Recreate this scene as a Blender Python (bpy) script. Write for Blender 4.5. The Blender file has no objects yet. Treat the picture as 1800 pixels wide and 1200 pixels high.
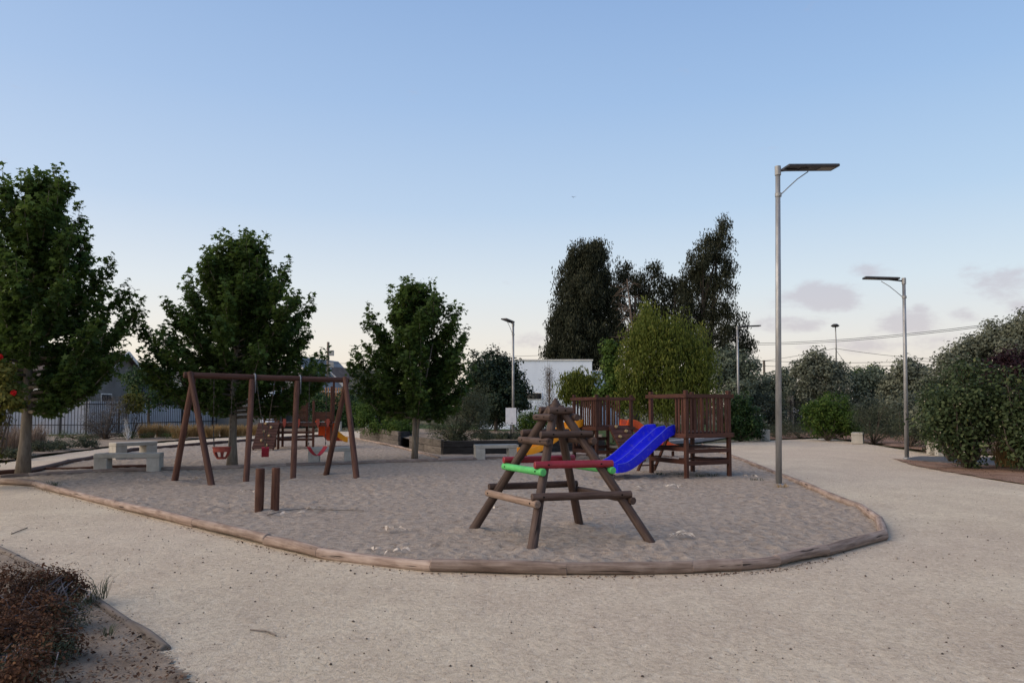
import bpy, bmesh, math, random
import numpy as np
from mathutils import Vector, Matrix, Quaternion

R = math.radians
scene = bpy.context.scene
COL = scene.collection

# ------------------------------------------------------------------ camera
F, PP, PITCH, CAMH = 1300.0, 647.0, R(3.0), 1.55      # focal length in px of an 1800 px wide frame
cam_d = bpy.data.cameras.new('camera')
cam_d.sensor_width = 36.0
cam_d.lens = 36.0 * F / 1800.0
cam_d.shift_y = 47.0 / 1800.0
cam_d.clip_end = 2000.0
cam_d.clip_start = 0.05
cam = bpy.data.objects.new('camera', cam_d)
COL.objects.link(cam)
cam.location = (0, 0, CAMH)
cam.rotation_euler = (R(90) + PITCH, 0, 0)
scene.camera = cam

# ------------------------------------------------------------------ sky, sun, exposure
SUN_AZ = R(-108)         # the bright evening sky lies to the left, a little behind the camera
SUN_EL = R(32)
world = bpy.data.worlds.new('World')
scene.world = world
world.use_nodes = True
wn, wl = world.node_tree.nodes, world.node_tree.links
wn.clear()


def N(t, **kw):
    n = wn.new(t)
    for k, v in kw.items():
        setattr(n, k, v)
    return n


def wmath(op, a, b=None, c=None, clamp=False):
    n = wn.new('ShaderNodeMath')
    n.operation = op
    n.use_clamp = clamp
    for i, x in enumerate((a, b, c)):
        if x is None:
            continue
        if isinstance(x, (int, float)):
            n.inputs[i].default_value = x
        else:
            wl.new(x, n.inputs[i])
    return n.outputs[0]


def wmix(fac, a, b, mode='MIX'):
    n = wn.new('ShaderNodeMix')
    n.data_type = 'RGBA'
    n.blend_type = mode
    for s, x in ((0, fac), (6, a), (7, b)):
        if isinstance(x, (int, float)):
            n.inputs[s].default_value = x
        elif isinstance(x, tuple):
            n.inputs[s].default_value = (*x, 1)
        else:
            wl.new(x, n.inputs[s])
    return n.outputs[2]


def srgb(r, g, b):
    f = lambda c: c / 255 / 12.92 if c / 255 <= 0.04045 else ((c / 255 + 0.055) / 1.055) ** 2.4
    return (f(r), f(g), f(b))


def ramp_stops(node, stops):
    cr = node.color_ramp
    while len(cr.elements) < len(stops):
        cr.elements.new(0.5)
    for e, (p, c) in zip(cr.elements, stops):
        e.position = p
        e.color = (*c, 1) if len(c) == 3 else c


tc = N('ShaderNodeTexCoord')
sep = N('ShaderNodeSeparateXYZ')
wl.new(tc.outputs['Generated'], sep.inputs[0])
elev = wmath('ARCSINE', sep.outputs[2])
elev_n = wmath('DIVIDE', elev, R(90), clamp=True)
az = wmath('ARCTAN2', sep.outputs[0], sep.outputs[1])      # 0 ahead, + to the right
# two elevation ramps: towards the afterglow and away from it
rg = N('ShaderNodeValToRGB')
ramp_stops(rg, [(0.0, srgb(255, 236, 204)), (0.05, srgb(255, 244, 226)), (0.10, srgb(234, 235, 236)),
                (0.165, srgb(198, 213, 235)), (0.25, srgb(173, 196, 229)), (0.34, srgb(154, 182, 221)),
                (0.6, srgb(116, 150, 198)), (1.0, srgb(96, 130, 182))])
ra = N('ShaderNodeValToRGB')
ramp_stops(ra, [(0.0, srgb(226, 208, 196)), (0.05, srgb(220, 216, 214)), (0.10, srgb(203, 219, 229)),
                (0.165, srgb(176, 205, 231)), (0.25, srgb(150, 186, 227)), (0.34, srgb(128, 165, 215)),
                (0.6, srgb(108, 144, 196)), (1.0, srgb(96, 130, 182))])
wl.new(elev_n, rg.inputs[0])
wl.new(elev_n, ra.inputs[0])
daz = wmath('ABSOLUTE', wmath('SUBTRACT', az, SUN_AZ))
daz = wmath('MINIMUM', daz, wmath('SUBTRACT', 2 * math.pi, daz))
glow = wmath('SMOOTH_MIN', 1.0, wmath('SUBTRACT', 1.25, wmath('DIVIDE', daz, R(140))), 0.2)
glow = wmath('MAXIMUM', glow, 0.0)
grad = wmix(glow, ra.outputs[0], rg.outputs[0])
# low clouds: soft mauve puffs in a band above the horizon away from the glow
cv = N('ShaderNodeCombineXYZ')
wl.new(wmath('MULTIPLY', az, 26.0), cv.inputs[0])
wl.new(wmath('MULTIPLY', elev, 52.0), cv.inputs[1])
cv.inputs[2].default_value = 3.7
cn = N('ShaderNodeTexNoise')
cn.inputs['Scale'].default_value = 0.75
cn.inputs['Detail'].default_value = 7.0
cn.inputs['Roughness'].default_value = 0.64
wl.new(cv.outputs[0], cn.inputs['Vector'])
puffs = None
for (cu, cvv, ru, rv, st_) in ((1455, 522, 76, 28, .98), (1425, 505, 40, 22, .5), (1590, 566, 70, 24, .80), (1525, 474, 44, 14, .62), (1405, 568, 80, 17, .72), (1622, 542, 24, 11, .7),
                               (1775, 500, 80, 38, .70), (1692, 550, 34, 15, .62), (1800, 535, 50, 20, .7), (940, 598, 52, 18, .66), (1520, 606, 180, 18, .62), (1990, 520, 150, 50, .75), (2250, 560, 200, 40, .7)):
    ca, ce = math.atan((cu - 900) / 1300.0), math.atan((715 - cvv) / 1300.0 * math.cos(math.atan((cu - 900) / 1300.0)))
    da = wmath('DIVIDE', wmath('SUBTRACT', az, ca), ru / 1300.0 * math.cos(ca) ** 2)
    de = wmath('DIVIDE', wmath('SUBTRACT', elev, ce), rv / 1300.0)
    r2 = wmath('ADD', wmath('MULTIPLY', da, da), wmath('MULTIPLY', de, de))
    g_ = wmath('MULTIPLY', wmath('EXPONENT', wmath('MULTIPLY', r2, -1.0)), st_)
    puffs = g_ if puffs is None else wmath('MAXIMUM', puffs, g_)
band = N('ShaderNodeMapRange'); band.interpolation_type = 'SMOOTHSTEP'
band.inputs['From Min'].default_value = R(9.0); band.inputs['From Max'].default_value = R(2.0)
band.inputs['To Max'].default_value = 0.30
wl.new(elev, band.inputs['Value'])
ab = N('ShaderNodeMapRange'); ab.interpolation_type = 'SMOOTHSTEP'
ab.inputs['From Min'].default_value = R(3); ab.inputs['From Max'].default_value = R(19)
wl.new(wmath('SUBTRACT', daz, R(108)), ab.inputs['Value'])
puffs = wmath('MAXIMUM', puffs, wmath('MULTIPLY', band.outputs[0], ab.outputs[0]))
cm = N('ShaderNodeMapRange'); cm.interpolation_type = 'SMOOTHSTEP'
cm.inputs['From Min'].default_value = 0.98; cm.inputs['From Max'].default_value = 1.50
wl.new(wmath('ADD', puffs, wmath('MULTIPLY', cn.outputs[0], 1.5)), cm.inputs['Value'])
cmask = wmath('MULTIPLY', cm.outputs[0], 0.62)
grad = wmix(cmask, grad, srgb(190, 179, 187))
sky = N('ShaderNodeTexSky')
sky.sky_type = 'NISHITA'
sky.sun_disc = False
sky.sun_elevation = SUN_EL
sky.sun_rotation = SUN_AZ
sky.air_density = 1.0
sky.dust_density = 2.0
sky.ozone_density = 1.0
bg1 = N('ShaderNodeBackground')
bg1.inputs[1].default_value = 0.02
wl.new(sky.outputs[0], bg1.inputs[0])
bg2 = N('ShaderNodeBackground')
bg2.inputs[1].default_value = 0.86
wl.new(grad, bg2.inputs[0])
add = N('ShaderNodeAddShader')
wl.new(bg1.outputs[0], add.inputs[0])
wl.new(bg2.outputs[0], add.inputs[1])
wo = N('ShaderNodeOutputWorld')
wl.new(add.outputs[0], wo.inputs[0])

sun_d = bpy.data.lights.new('sun', 'SUN')
sun_d.energy = 3.0
sun_d.angle = R(70)
sun_d.color = (1.0, 0.79, 0.56)
sun = bpy.data.objects.new('sun', sun_d)
COL.objects.link(sun)
_sd = Vector((math.sin(SUN_AZ) * math.cos(SUN_EL), math.cos(SUN_AZ) * math.cos(SUN_EL), math.sin(SUN_EL)))
sun.rotation_euler = _sd.to_track_quat('Z', 'Y').to_euler()

scene.view_settings.view_transform = 'Standard'
scene.view_settings.look = 'None'
scene.view_settings.gamma = 1.0
scene.view_settings.use_curve_mapping = False
scene.view_settings.exposure = 0.12
scene.render.engine = 'CYCLES'
scene.cycles.use_denoising = True
scene.cycles.max_bounces = 6
scene.cycles.diffuse_bounces = 3
scene.cycles.transparent_max_bounces = 4
scene.cycles.caustics_reflective = False
scene.cycles.caustics_refractive = False


# ------------------------------------------------------------------ geometry helpers
_fw = Vector((0, math.cos(PITCH), math.sin(PITCH)))
_up = Vector((0, -math.sin(PITCH), math.cos(PITCH)))
_rt = Vector((1, 0, 0))


def ray(u, v):
    return _rt * ((u - 900) / F) + _fw + _up * ((PP - v) / F)


def G(u, v, z=0.0):
    """ground point seen at photo position (u, v)"""
    d = ray(u, v)
    t = (z - CAMH) / d.z
    return Vector((d.x * t, d.y * t, z))


def W(u, v, Y):
    """point at depth Y seen at photo position (u, v)"""
    d = ray(u, v)
    t = Y / d.y
    return Vector((d.x * t, Y, CAMH + d.z * t))


def tag(o, label=None, cat=None, group=None, kind=None):
    for k, v in (('label', label), ('category', cat), ('group', group), ('kind', kind)):
        if v:
            o[k] = v
    return o


def link(o, parent=None):
    COL.objects.link(o)
    if parent is not None:
        o.parent = parent
    return o


def empty(name, loc, rz=0.0, label=None, cat=None, group=None, parent=None):
    o = bpy.data.objects.new(name, None)
    o.empty_display_size = 0.2
    o.location = loc
    o.rotation_euler = (0, 0, rz)
    link(o, parent)
    return tag(o, label, cat, group)


class MB:
    def __init__(s):
        s.v, s.f = [], []

    def add(s, vs, fs):
        b = len(s.v)
        s.v += [tuple(x) for x in vs]
        s.f += [tuple(i + b for i in f) for f in fs]
        return s

    def box(s, c, size, q=None, ch=0.0):
        hx, hy, hz = size[0] / 2, size[1] / 2, size[2] / 2
        vs = [Vector((x * hx, y * hy, z * hz)) for z in (-1, 1) for x, y in ((-1, -1), (1, -1), (1, 1), (-1, 1))]
        if q is not None:
            vs = [q @ v for v in vs]
        c = Vector(c)
        return s.add([v + c for v in vs], [(3, 2, 1, 0), (4, 5, 6, 7), (0, 1, 5, 4), (1, 2, 6, 5), (2, 3, 7, 6), (3, 0, 4, 7)])

    def tube(s, pts, rad, sides=8, caps=True):
        pts = [Vector(p) for p in pts]
        if not isinstance(rad, (list, tuple)):
            rad = [rad] * len(pts)
        b = len(s.v)
        prev = None
        for i, p in enumerate(pts):
            d = (pts[min(i + 1, len(pts) - 1)] - pts[max(i - 1, 0)])
            if d.length < 1e-9:
                d = Vector((0, 0, 1))
            d.normalize()
            if prev is None:
                a = d.orthogonal().normalized()
            else:
                a = (prev - d * prev.dot(d))
                a = a.normalized() if a.length > 1e-6 else d.orthogonal().normalized()
            prev = a
            c = d.cross(a)
            for k in range(sides):
                t = 2 * math.pi * k / sides
                s.v.append(tuple(p + (a * math.cos(t) + c * math.sin(t)) * rad[i]))
        for i in range(len(pts) - 1):
            for k in range(sides):
                k2 = (k + 1) % sides
                s.f.append((b + i * sides + k, b + i * sides + k2, b + (i + 1) * sides + k2, b + (i + 1) * sides + k))
        if caps:
            s.f.append(tuple(b + k for k in range(sides - 1, -1, -1)))
            e = b + (len(pts) - 1) * sides
            s.f.append(tuple(e + k for k in range(sides)))
        return s

    def mesh(s, name, m, smooth=False):
        me = bpy.data.meshes.new(name)
        me.from_pydata(s.v, [], s.f)
        me.materials.append(m)
        if smooth:
            me.shade_smooth()
        me.update()
        return me

    def obj(s, name, m, parent=None, loc=(0, 0, 0), rz=0, smooth=False):
        o = bpy.data.objects.new(name, s.mesh(name, m, smooth))
        o.location = loc
        o.rotation_euler = (0, 0, rz)
        return link(o, parent)


def autosmooth(me, ang=35):
    me.shade_smooth()
    try:
        me.set_sharp_from_angle(angle=R(ang))
    except Exception:
        pass


_rng = random.Random(5)


def log(name, p0, p1, r0, m, parent=None, r1=None, sides=16, rings=7, cham=0.008, wob=0.05, bend=0.0):
    """a round timber between two points in the parent's frame; local Z runs along it, slightly uneven"""
    p0, p1 = Vector(p0), Vector(p1)
    r1 = r0 if r1 is None else r1
    L = (p1 - p0).length
    rr = _rng
    zs = [0.0, cham] + [cham + (L - 2 * cham) * i / rings for i in range(1, rings)] + [L - cham, L]
    vs, fs = [], []
    ph = [rr.uniform(0, 6.28) for _ in range(4)]
    bx, by = rr.uniform(-1, 1) * bend, rr.uniform(-1, 1) * bend
    for i, z in enumerate(zs):
        t = z / L
        r = r0 + (r1 - r0) * t
        if i in (0, len(zs) - 1):
            r -= cham
        r *= 1 + wob * 0.5 * math.sin(z * 5 + ph[3])
        ox, oy = bx * math.sin(math.pi * t), by * math.sin(math.pi * t)
        for k in range(sides):
            a = 2 * math.pi * k / sides
            q = r * (1 + wob * 0.5 * math.sin(2 * a + ph[0] + z * .7) + wob * 0.35 * math.sin(3 * a + ph[1] + 1.3 * z))
            vs.append((ox + q * math.cos(a), oy + q * math.sin(a), z))
    n = len(zs)
    for i in range(n - 1):
        for k in range(sides):
            k2 = (k + 1) % sides
            fs.append((i * sides + k, i * sides + k2, (i + 1) * sides + k2, (i + 1) * sides + k))
    fs.append(tuple(range(sides - 1, -1, -1)))
    fs.append(tuple((n - 1) * sides + k for k in range(sides)))
    me = bpy.data.meshes.new(name)
    me.from_pydata(vs, [], fs)
    me.materials.append(m)
    autosmooth(me, 40)
    o = bpy.data.objects.new(name, me)
    o.location = p0
    o.rotation_mode = 'QUATERNION'
    o.rotation_quaternion = (p1 - p0).to_track_quat('Z', 'Y')
    return link(o, parent)


_bcache = {}


def bmesh_box(w, t, L, m, ch):
    key = (round(w, 3), round(t, 3), round(L, 3), m.name, ch)
    if key in _bcache:
        return _bcache[key]
    bm = bmesh.new()
    bmesh.ops.create_cube(bm, size=1.0)
    bmesh.ops.scale(bm, vec=(w, t, L), verts=bm.verts)
    if ch > 0:
        bmesh.ops.bevel(bm, geom=list(bm.edges), offset=ch, segments=1, affect='EDGES')
    me = bpy.data.meshes.new('board')
    bm.to_mesh(me)
    bm.free()
    me.materials.append(m)
    _bcache[key] = me
    return me


def board(name, p0, p1, w, t, m, parent=None, side=(0, 0, 1), ch=0.004, jit=0.0):
    """a sawn timber from p0 to p1, width w across `side` axis, thickness t; local Z runs along it"""
    p0, p1 = Vector(p0), Vector(p1)
    if jit:
        j = lambda: Vector((_rng.uniform(-jit, jit), _rng.uniform(-jit, jit), _rng.uniform(-jit, jit)))
        p0, p1 = p0 + j(), p1 + j()
    d = p1 - p0
    z = d.normalized()
    x = Vector(side)
    x = (x - z * x.dot(z))
    x = x.normalized() if x.length > 1e-5 else z.orthogonal().normalized()
    y = z.cross(x)
    o = bpy.data.objects.new(name, bmesh_box(w, t, d.length, m, ch))
    o.location = (p0 + p1) / 2
    o.rotation_mode = 'QUATERNION'
    o.rotation_quaternion = Matrix((x, y, z)).transposed().to_quaternion()
    return link(o, parent)


# value noise on numpy grids
def vnoise(x, y, seed=0):
    rs = np.random.RandomState(seed)
    tab = rs.rand(256, 256)
    xi, yi = np.floor(x).astype(int), np.floor(y).astype(int)
    fx, fy = x - xi, y - yi
    fx, fy = fx * fx * (3 - 2 * fx), fy * fy * (3 - 2 * fy)
    a = tab[xi % 256, yi % 256]; b = tab[(xi + 1) % 256, yi % 256]
    c = tab[xi % 256, (yi + 1) % 256]; d = tab[(xi + 1) % 256, (yi + 1) % 256]
    return (a * (1 - fx) + b * fx) * (1 - fy) + (c * (1 - fx) + d * fx) * fy


def inside(px, py, poly):
    r = np.zeros(px.shape, bool)
    n = len(poly)
    j = n - 1
    for i in range(n):
        xi, yi, xj, yj = poly[i][0], poly[i][1], poly[j][0], poly[j][1]
        if yi != yj:
            c = ((yi > py) != (yj > py)) & (px < (xj - xi) * (py - yi) / (yj - yi) + xi)
            r ^= c
        j = i
    return r


def np_mesh(name, V, T, m, smooth=False, attr=None):
    me = bpy.data.meshes.new(name)
    V = np.asarray(V, np.float32); T = np.asarray(T, np.int32)
    k = T.shape[1]
    me.vertices.add(len(V)); me.vertices.foreach_set('co', V.ravel())
    me.loops.add(T.size); me.loops.foreach_set('vertex_index', T.ravel())
    me.polygons.add(len(T)); me.polygons.foreach_set('loop_start', np.arange(0, T.size, k, dtype=np.int32))
    me.polygons.foreach_set('loop_total', np.full(len(T), k, np.int32))
    me.update(calc_edges=True)
    if attr is not None:
        a = me.attributes.new('tint', 'FLOAT', 'POINT')
        a.data.foreach_set('value', np.asarray(attr, np.float32))
    me.materials.append(m)
    if smooth:
        me.shade_smooth()
    me.validate()
    return me


def sheet(name, poly, z, m, step, amp=0.0, wl_=0.25, kind='structure', label=None, seed=1, edge_drop=0.0, fn=None):
    """a ground sheet: a grid cut to a polygon, gently uneven"""
    P = np.array([(p[0], p[1]) for p in poly])
    x0, y0 = P.min(0); x1, y1 = P.max(0)
    nx, ny = int((x1 - x0) / step) + 2, int((y1 - y0) / step) + 2
    gx, gy = np.meshgrid(x0 + np.arange(nx) * step, y0 + np.arange(ny) * step, indexing='ij')
    ins = inside(gx, gy, P)
    cell = ins[:-1, :-1] & ins[1:, :-1] & ins[:-1, 1:] & ins[1:, 1:]
    idx = np.arange(nx * ny).reshape(nx, ny)
    a = idx[:-1, :-1][cell]; b = idx[1:, :-1][cell]; c = idx[1:, 1:][cell]; d = idx[:-1, 1:][cell]
    Q = np.stack([a, b, c, d], 1)
    gz = np.full(gx.shape, z)
    if amp:
        h = vnoise(gx / wl_, gy / wl_, seed) * .6 + vnoise(gx / wl_ * 2.1 + 9, gy / wl_ * 2.1, seed + 1) * .4
        h2 = vnoise(gx / 1.7, gy / 1.7, seed + 2)
        if amp > .03:
            h = np.abs(h - .5) * 1.5 + .15 * vnoise(gx / wl_ * 4 + 3, gy / wl_ * 4, seed + 5) + .1
        if amp > .03:
            h = (h - .35) * (.35 + 1.1 * vnoise(gx / 2.3 + 7, gy / 2.3, seed + 7)) + .42
        gz = gz + amp * (h - .5) * 2 + amp * 1.2 * (h2 - .5)
    if amp > .03 and fn is None:
        gz = np.maximum(gz, -.022)
    if fn is not None:
        gz = np.maximum(gz + fn(gx, gy), -.022)
    used, inv = np.unique(Q.ravel(), return_inverse=True)
    V = np.stack([gx.ravel()[used], gy.ravel()[used], gz.ravel()[used]], 1)
    me = np_mesh(name, V, inv.reshape(-1, 4), m, smooth=True)
    o = bpy.data.objects.new(name, me)
    link(o)
    return tag(o, label, None, None, kind)


# ------------------------------------------------------------------ materials
MATS = {}


class MN:
    """tiny node-tree writer"""
    def __init__(s, name, rough=0.8, spec=0.3, metal=0.0):
        s.m = bpy.data.materials.new(name)
        s.m.use_nodes = True
        s.n, s.l = s.m.node_tree.nodes, s.m.node_tree.links
        s.b = s.n['Principled BSDF']
        s.b.inputs['Roughness'].default_value = rough
        s.b.inputs['Specular IOR Level'].default_value = spec
        s.b.inputs['Metallic'].default_value = metal
        s.tc = s.n.new('ShaderNodeTexCoord')
        MATS[name] = s.m

    def put(s, sock, x):
        if isinstance(x, (int, float)):
            sock.default_value = x
        elif isinstance(x, tuple):
            sock.default_value = (*x, 1) if len(sock.default_value) == 4 else x
        else:
            s.l.new(x, sock)

    def coord(s, scale=(1, 1, 1), rnd=False, src='Object'):
        mp = s.n.new('ShaderNodeMapping')
        s.l.new(s.tc.outputs[src], mp.inputs[0])
        mp.inputs['Scale'].default_value = scale
        if rnd:
            oi = s.n.new('ShaderNodeObjectInfo')
            mu = s.n.new('ShaderNodeMath'); mu.operation = 'MULTIPLY'; mu.inputs[1].default_value = 57.0
            s.l.new(oi.outputs['Random'], mu.inputs[0])
            cx = s.n.new('ShaderNodeCombineXYZ')
            for i in range(3):
                s.l.new(mu.outputs[0], cx.inputs[i])
            s.l.new(cx.outputs[0], mp.inputs['Location'])
        return mp.outputs[0]

    def noise(s, vec, scale, detail=4, rough=.55, dist=0.0):
        n = s.n.new('ShaderNodeTexNoise')
        n.inputs['Scale'].default_value = scale
        n.inputs['Detail'].default_value = detail
        n.inputs['Roughness'].default_value = rough
        n.inputs['Distortion'].default_value = dist
        s.l.new(vec, n.inputs['Vector'])
        return n.outputs[0]

    def voro(s, vec, scale, out='Distance', feature='F1'):
        n = s.n.new('ShaderNodeTexVoronoi')
        n.feature = feature
        n.inputs['Scale'].default_value = scale
        s.l.new(vec, n.inputs['Vector'])
        return n.outputs[out]

    def ramp(s, fac, stops):
        n = s.n.new('ShaderNodeValToRGB')
        ramp_stops(n, stops)
        s.put(n.inputs[0], fac)
        return n.outputs[0]

    def mix(s, fac, a, b, mode='MIX'):
        n = s.n.new('ShaderNodeMix')
        n.data_type = 'RGBA'
        n.blend_type = mode
        s.put(n.inputs[0], fac)
        s.put(n.inputs[6], a)
        s.put(n.inputs[7], b)
        return n.outputs[2]

    def rng(s, x, a, b, c=0.0, d=1.0):
        n = s.n.new('ShaderNodeMapRange')
        s.put(n.inputs[0], x)
        for i, v in enumerate((a, b, c, d)):
            n.inputs[i + 1].default_value = v
        return n.outputs[0]

    def math(s, op, a, b=0.0):
        n = s.n.new('ShaderNodeMath')
        n.operation = op
        s.put(n.inputs[0], a)
        s.put(n.inputs[1], b)
        return n.outputs[0]

    def rand(s):
        return s.n.new('ShaderNodeObjectInfo').outputs['Random']

    def attr(s, name):
        n = s.n.new('ShaderNodeAttribute')
        n.attribute_name = name
        return n.outputs['Fac']

    def color(s, c):
        s.put(s.b.inputs['Base Color'], c)
        return s

    def rough(s, c):
        s.put(s.b.inputs['Roughness'], c)
        return s

    def bump(s, h, strength=.4, dist=.01):
        n = s.n.new('ShaderNodeBump')
        n.inputs['Strength'].default_value = strength
        n.inputs['Distance'].default_value = dist
        s.l.new(h, n.inputs['Height'])
        s.l.new(n.outputs[0], s.b.inputs['Normal'])
        return s

    def translucent(s, col, fac):
        t = s.n.new('ShaderNodeBsdfTranslucent')
        s.put(t.inputs[0], col)
        mx = s.n.new('ShaderNodeMixShader')
        mx.inputs[0].default_value = fac
        s.l.new(s.b.outputs[0], mx.inputs[1])
        s.l.new(t.outputs[0], mx.inputs[2])
        s.l.new(mx.outputs[0], s.n['Material Output'].inputs[0])
        return s


def wood(name, dark, mid, pale, rough=.75, grey=0.35):
    """stained timber: grain along local Z, pale weathering, checks"""
    k = MN(name, rough, .25)
    v = k.coord((14, 14, 1.1), rnd=True)
    g = k.noise(v, 2.2, 6, .6, .6)
    col = k.ramp(g, [(.28, dark), (.52, mid), (.78, pale)])
    v2 = k.coord((1, 1, 1), rnd=True)
    w = k.noise(v2, 3.0, 5, .6)
    col = k.mix(k.rng(w, .5, .8, 0, grey), col, tuple(c * 1.1 + .03 for c in pale))
    r = k.rng(k.rand(), 0, 1, .78, 1.18)
    col = k.mix(1.0, col, (1, 1, 1), 'MULTIPLY')
    hs = k.n.new('ShaderNodeHueSaturation')
    k.l.new(r, hs.inputs['Value'])
    k.l.new(col, hs.inputs['Color'])
    v3 = k.coord((9, 9, .55), rnd=True)
    crack = k.rng(k.noise(v3, 3.1, 3, .5, .3), .30, .34, 0, 1)
    col = k.mix(crack, tuple(c * .45 for c in dark), hs.outputs[0])
    k.color(col)
    k.bump(k.math('ADD', g, k.math('MULTIPLY', crack, .8)), .75, .008)
    return k.m


wood('play_timber', (.027, .010, .007), (.070, .027, .018), (.112, .050, .034), .6, .12)
wood('climber_timber', (.032, .019, .015), (.064, .040, .032), (.110, .077, .065), .66, .3)
wood('swing_timber', (.034, .014, .009), (.080, .034, .023), (.125, .062, .044), .62, .18)
wood('pale_rung', (.11, .075, .055), (.19, .135, .105), (.28, .21, .17), .8)
wood('edging_timber', (.115, .082, .066), (.255, .190, .157), (.41, .335, .288), .85, .6)
wood('sleeper_timber', (.018, .016, .015), (.040, .037, .036), (.085, .076, .070), .9)
wood('post_timber', (.032, .012, .008), (.080, .033, .021), (.12, .056, .038), .66, .2)
wood('pole_timber', (.10, .085, .07), (.16, .135, .115), (.22, .19, .17), .85)


def paint(name, col, chip=(.12, .08, .06), rough=.45, amount=.06):
    k = MN(name, rough, .4)
    v = k.coord((1, 1, 1), rnd=True)
    n = k.noise(v, 9, 5, .6)
    c = k.ramp(n, [(.3, tuple(x * .80 for x in col)), (.7, tuple(min(1, x * 1.1 + .004) for x in col))])
    ch = k.rng(k.noise(v, 26, 4, .6), .70, .74, 0, 1)
    k.color(k.mix(k.math('MULTIPLY', ch, amount * 10), c, chip))
    k.bump(k.noise(k.coord((12, 12, 1), rnd=True), 3, 4), .25, .004)
    return k.m


paint('red_paint', (.235, .018, .030))
paint('green_paint', (.085, .43, .120))


def plastic(name, col, rough=.42):
    k = MN(name, rough, .25)
    v = k.coord()
    n = k.noise(v, 5, 5, .6)
    s = k.rng(k.noise(k.coord((3, 40, 40)), 2.5, 4, .65), .55, .8, 0, .22)
    c = k.ramp(n, [(.3, tuple(x * .86 for x in col)), (.7, tuple(min(1, x * 1.08) for x in col))])
    dust = k.rng(k.noise(v, 11, 6, .7), .52, .74, 0, .16)
    k.color(k.mix(dust, k.mix(s, c, tuple(min(1, x * .8 + .05) for x in col)), (.34, .29, .24)))
    k.rough(k.rng(n, .3, .7, rough - .06, rough + .16))
    return k.m


plastic('blue_plastic', (.003, .006, .55))
plastic('yellow_plastic', (.80, .30, .008))
plastic('orange_plastic', (.72, .085, .010))
plastic('blue_worn', (.10, .13, .62))  # this and the next two: paler copies, a highlight painted along slide rims
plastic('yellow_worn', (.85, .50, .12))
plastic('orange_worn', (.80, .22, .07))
plastic('red_rubber', (.30, .022, .045), .5)
plastic('brick_rubber', (.26, .055, .040), .5)
plastic('hold_plastic', (.34, .25, .13), .6)

k = MN('concrete', .85, .25)
v = k.coord((1, 1, 1), rnd=True)
n1 = k.noise(v, 4, 6, .6)
c = k.ramp(n1, [(.25, (.30, .285, .25)), (.55, (.42, .40, .36)), (.8, (.52, .50, .455))])
st = k.rng(k.noise(k.coord((4, 4, .8), rnd=True), 3, 5, .65), .52, .75, 0, .5)
c = k.mix(st, c, (.23, .205, .17))
k.color(k.mix(k.rng(k.voro(v, 70), .0, .12, .6, 0), c, (.16, .15, .13)))
k.bump(k.noise(v, 60, 4), .3, .004)

k = MN('galvanised_steel', .5, .5, .55)
v = k.coord((1, 1, .25), rnd=True)
k.color(k.ramp(k.noise(v, 9, 5, .6), [(.3, (.20, .205, .21)), (.7, (.36, .365, .37))]))
k.rough(k.rng(k.noise(v, 20, 3), .3, .7, .38, .62))

k = MN('lamp_casing', .45, .5, .3)
k.color(k.ramp(k.noise(k.coord(), 12, 3), [(.3, (.030, .030, .034)), (.7, (.055, .055, .06))]))
k = MN('solar_cells', .15, .6)
k.color((.012, .016, .035))
k = MN('lamp_lens', .35, .5)
k.color((.20, .19, .17))
k = MN('dark_metal', .5, .4, .2)
k.color(k.ramp(k.noise(k.coord(), 30, 4), [(.35, (.018, .019, .022)), (.7, (.04, .042, .047))]))
k = MN('chain_metal', .45, .5, .6)
k.color((.045, .038, .034))
k = MN('bracket_metal', .45, .5, .4)
k.color(k.ramp(k.noise(k.coord(), 40, 3), [(.3, (.10, .115, .14)), (.7, (.22, .24, .28))]))
k = MN('bolt_hole', .9, .1)
k.color((.008, .007, .006))
k = MN('sign_face', .4, .4)
k.color(k.ramp(k.noise(k.coord(), 7, 5), [(.3, (.60, .61, .66)), (.75, (.72, .73, .77))]))
k = MN('sign_print', .6, .2)
k.color((.05, .05, .055))

# --- ground
k = MN('sand', .95, .1)
v = k.coord()
n1 = k.noise(v, .55, 5, .6)
n2 = k.noise(v, 9.0, 5, .6, .4)
n3 = k.noise(v, 60, 4, .7)
c = k.ramp(n2, [(.30, (.215, .172, .138)), (.5, (.340, .285, .236)), (.72, (.430, .365, .305))])  # dimples darker, lumps paler: shading contrast put into the sand colour
c = k.mix(k.rng(n1, .35, .7, .0, .30), c, (.255, .208, .172))
c = k.mix(k.rng(n3, .58, .72, 0, .45), c, (.15, .122, .104))
c = k.mix(k.rng(k.noise(v, 120, 2), .66, .74, 0, .5), c, (.55, .50, .45))
k.color(c)
k.bump(k.math('ADD', k.math('MULTIPLY', n2, 1.0), k.math('MULTIPLY', n3, .3)), .9, .05)

k = MN('gravel', .95, .12)
v = k.coord()
n0 = k.noise(v, .13, 3, .5)
n1 = k.noise(v, .7, 5, .65)
n2 = k.noise(v, 7.0, 6, .75)
n4 = k.noise(v, 24, 5, .75)
n3 = k.noise(v, 70, 4, .75)
c = k.ramp(n1, [(.3, (.520, .430, .325)), (.5, (.610, .520, .392)), (.7, (.690, .605, .462))])
n5 = k.noise(k.coord((.9, .22, 1)), 1.3, 4, .6, .5)
c = k.mix(k.rng(n5, .50, .68, 0, .42), c, (.44, .355, .275))
c = k.mix(k.rng(n0, .40, .62, .0, .45), c, (.540, .430, .350))
c = k.mix(k.rng(n2, .42, .72, .0, .58), c, (.395, .315, .245))
c = k.mix(k.rng(n4, .51, .68, .0, .62), c, (.29, .228, .178))
c = k.mix(k.rng(n4, .47, .32, .0, .55), c, (.78, .71, .60))
c = k.mix(k.rng(n3, .56, .70, 0, .55), c, (.27, .22, .185))
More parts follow.
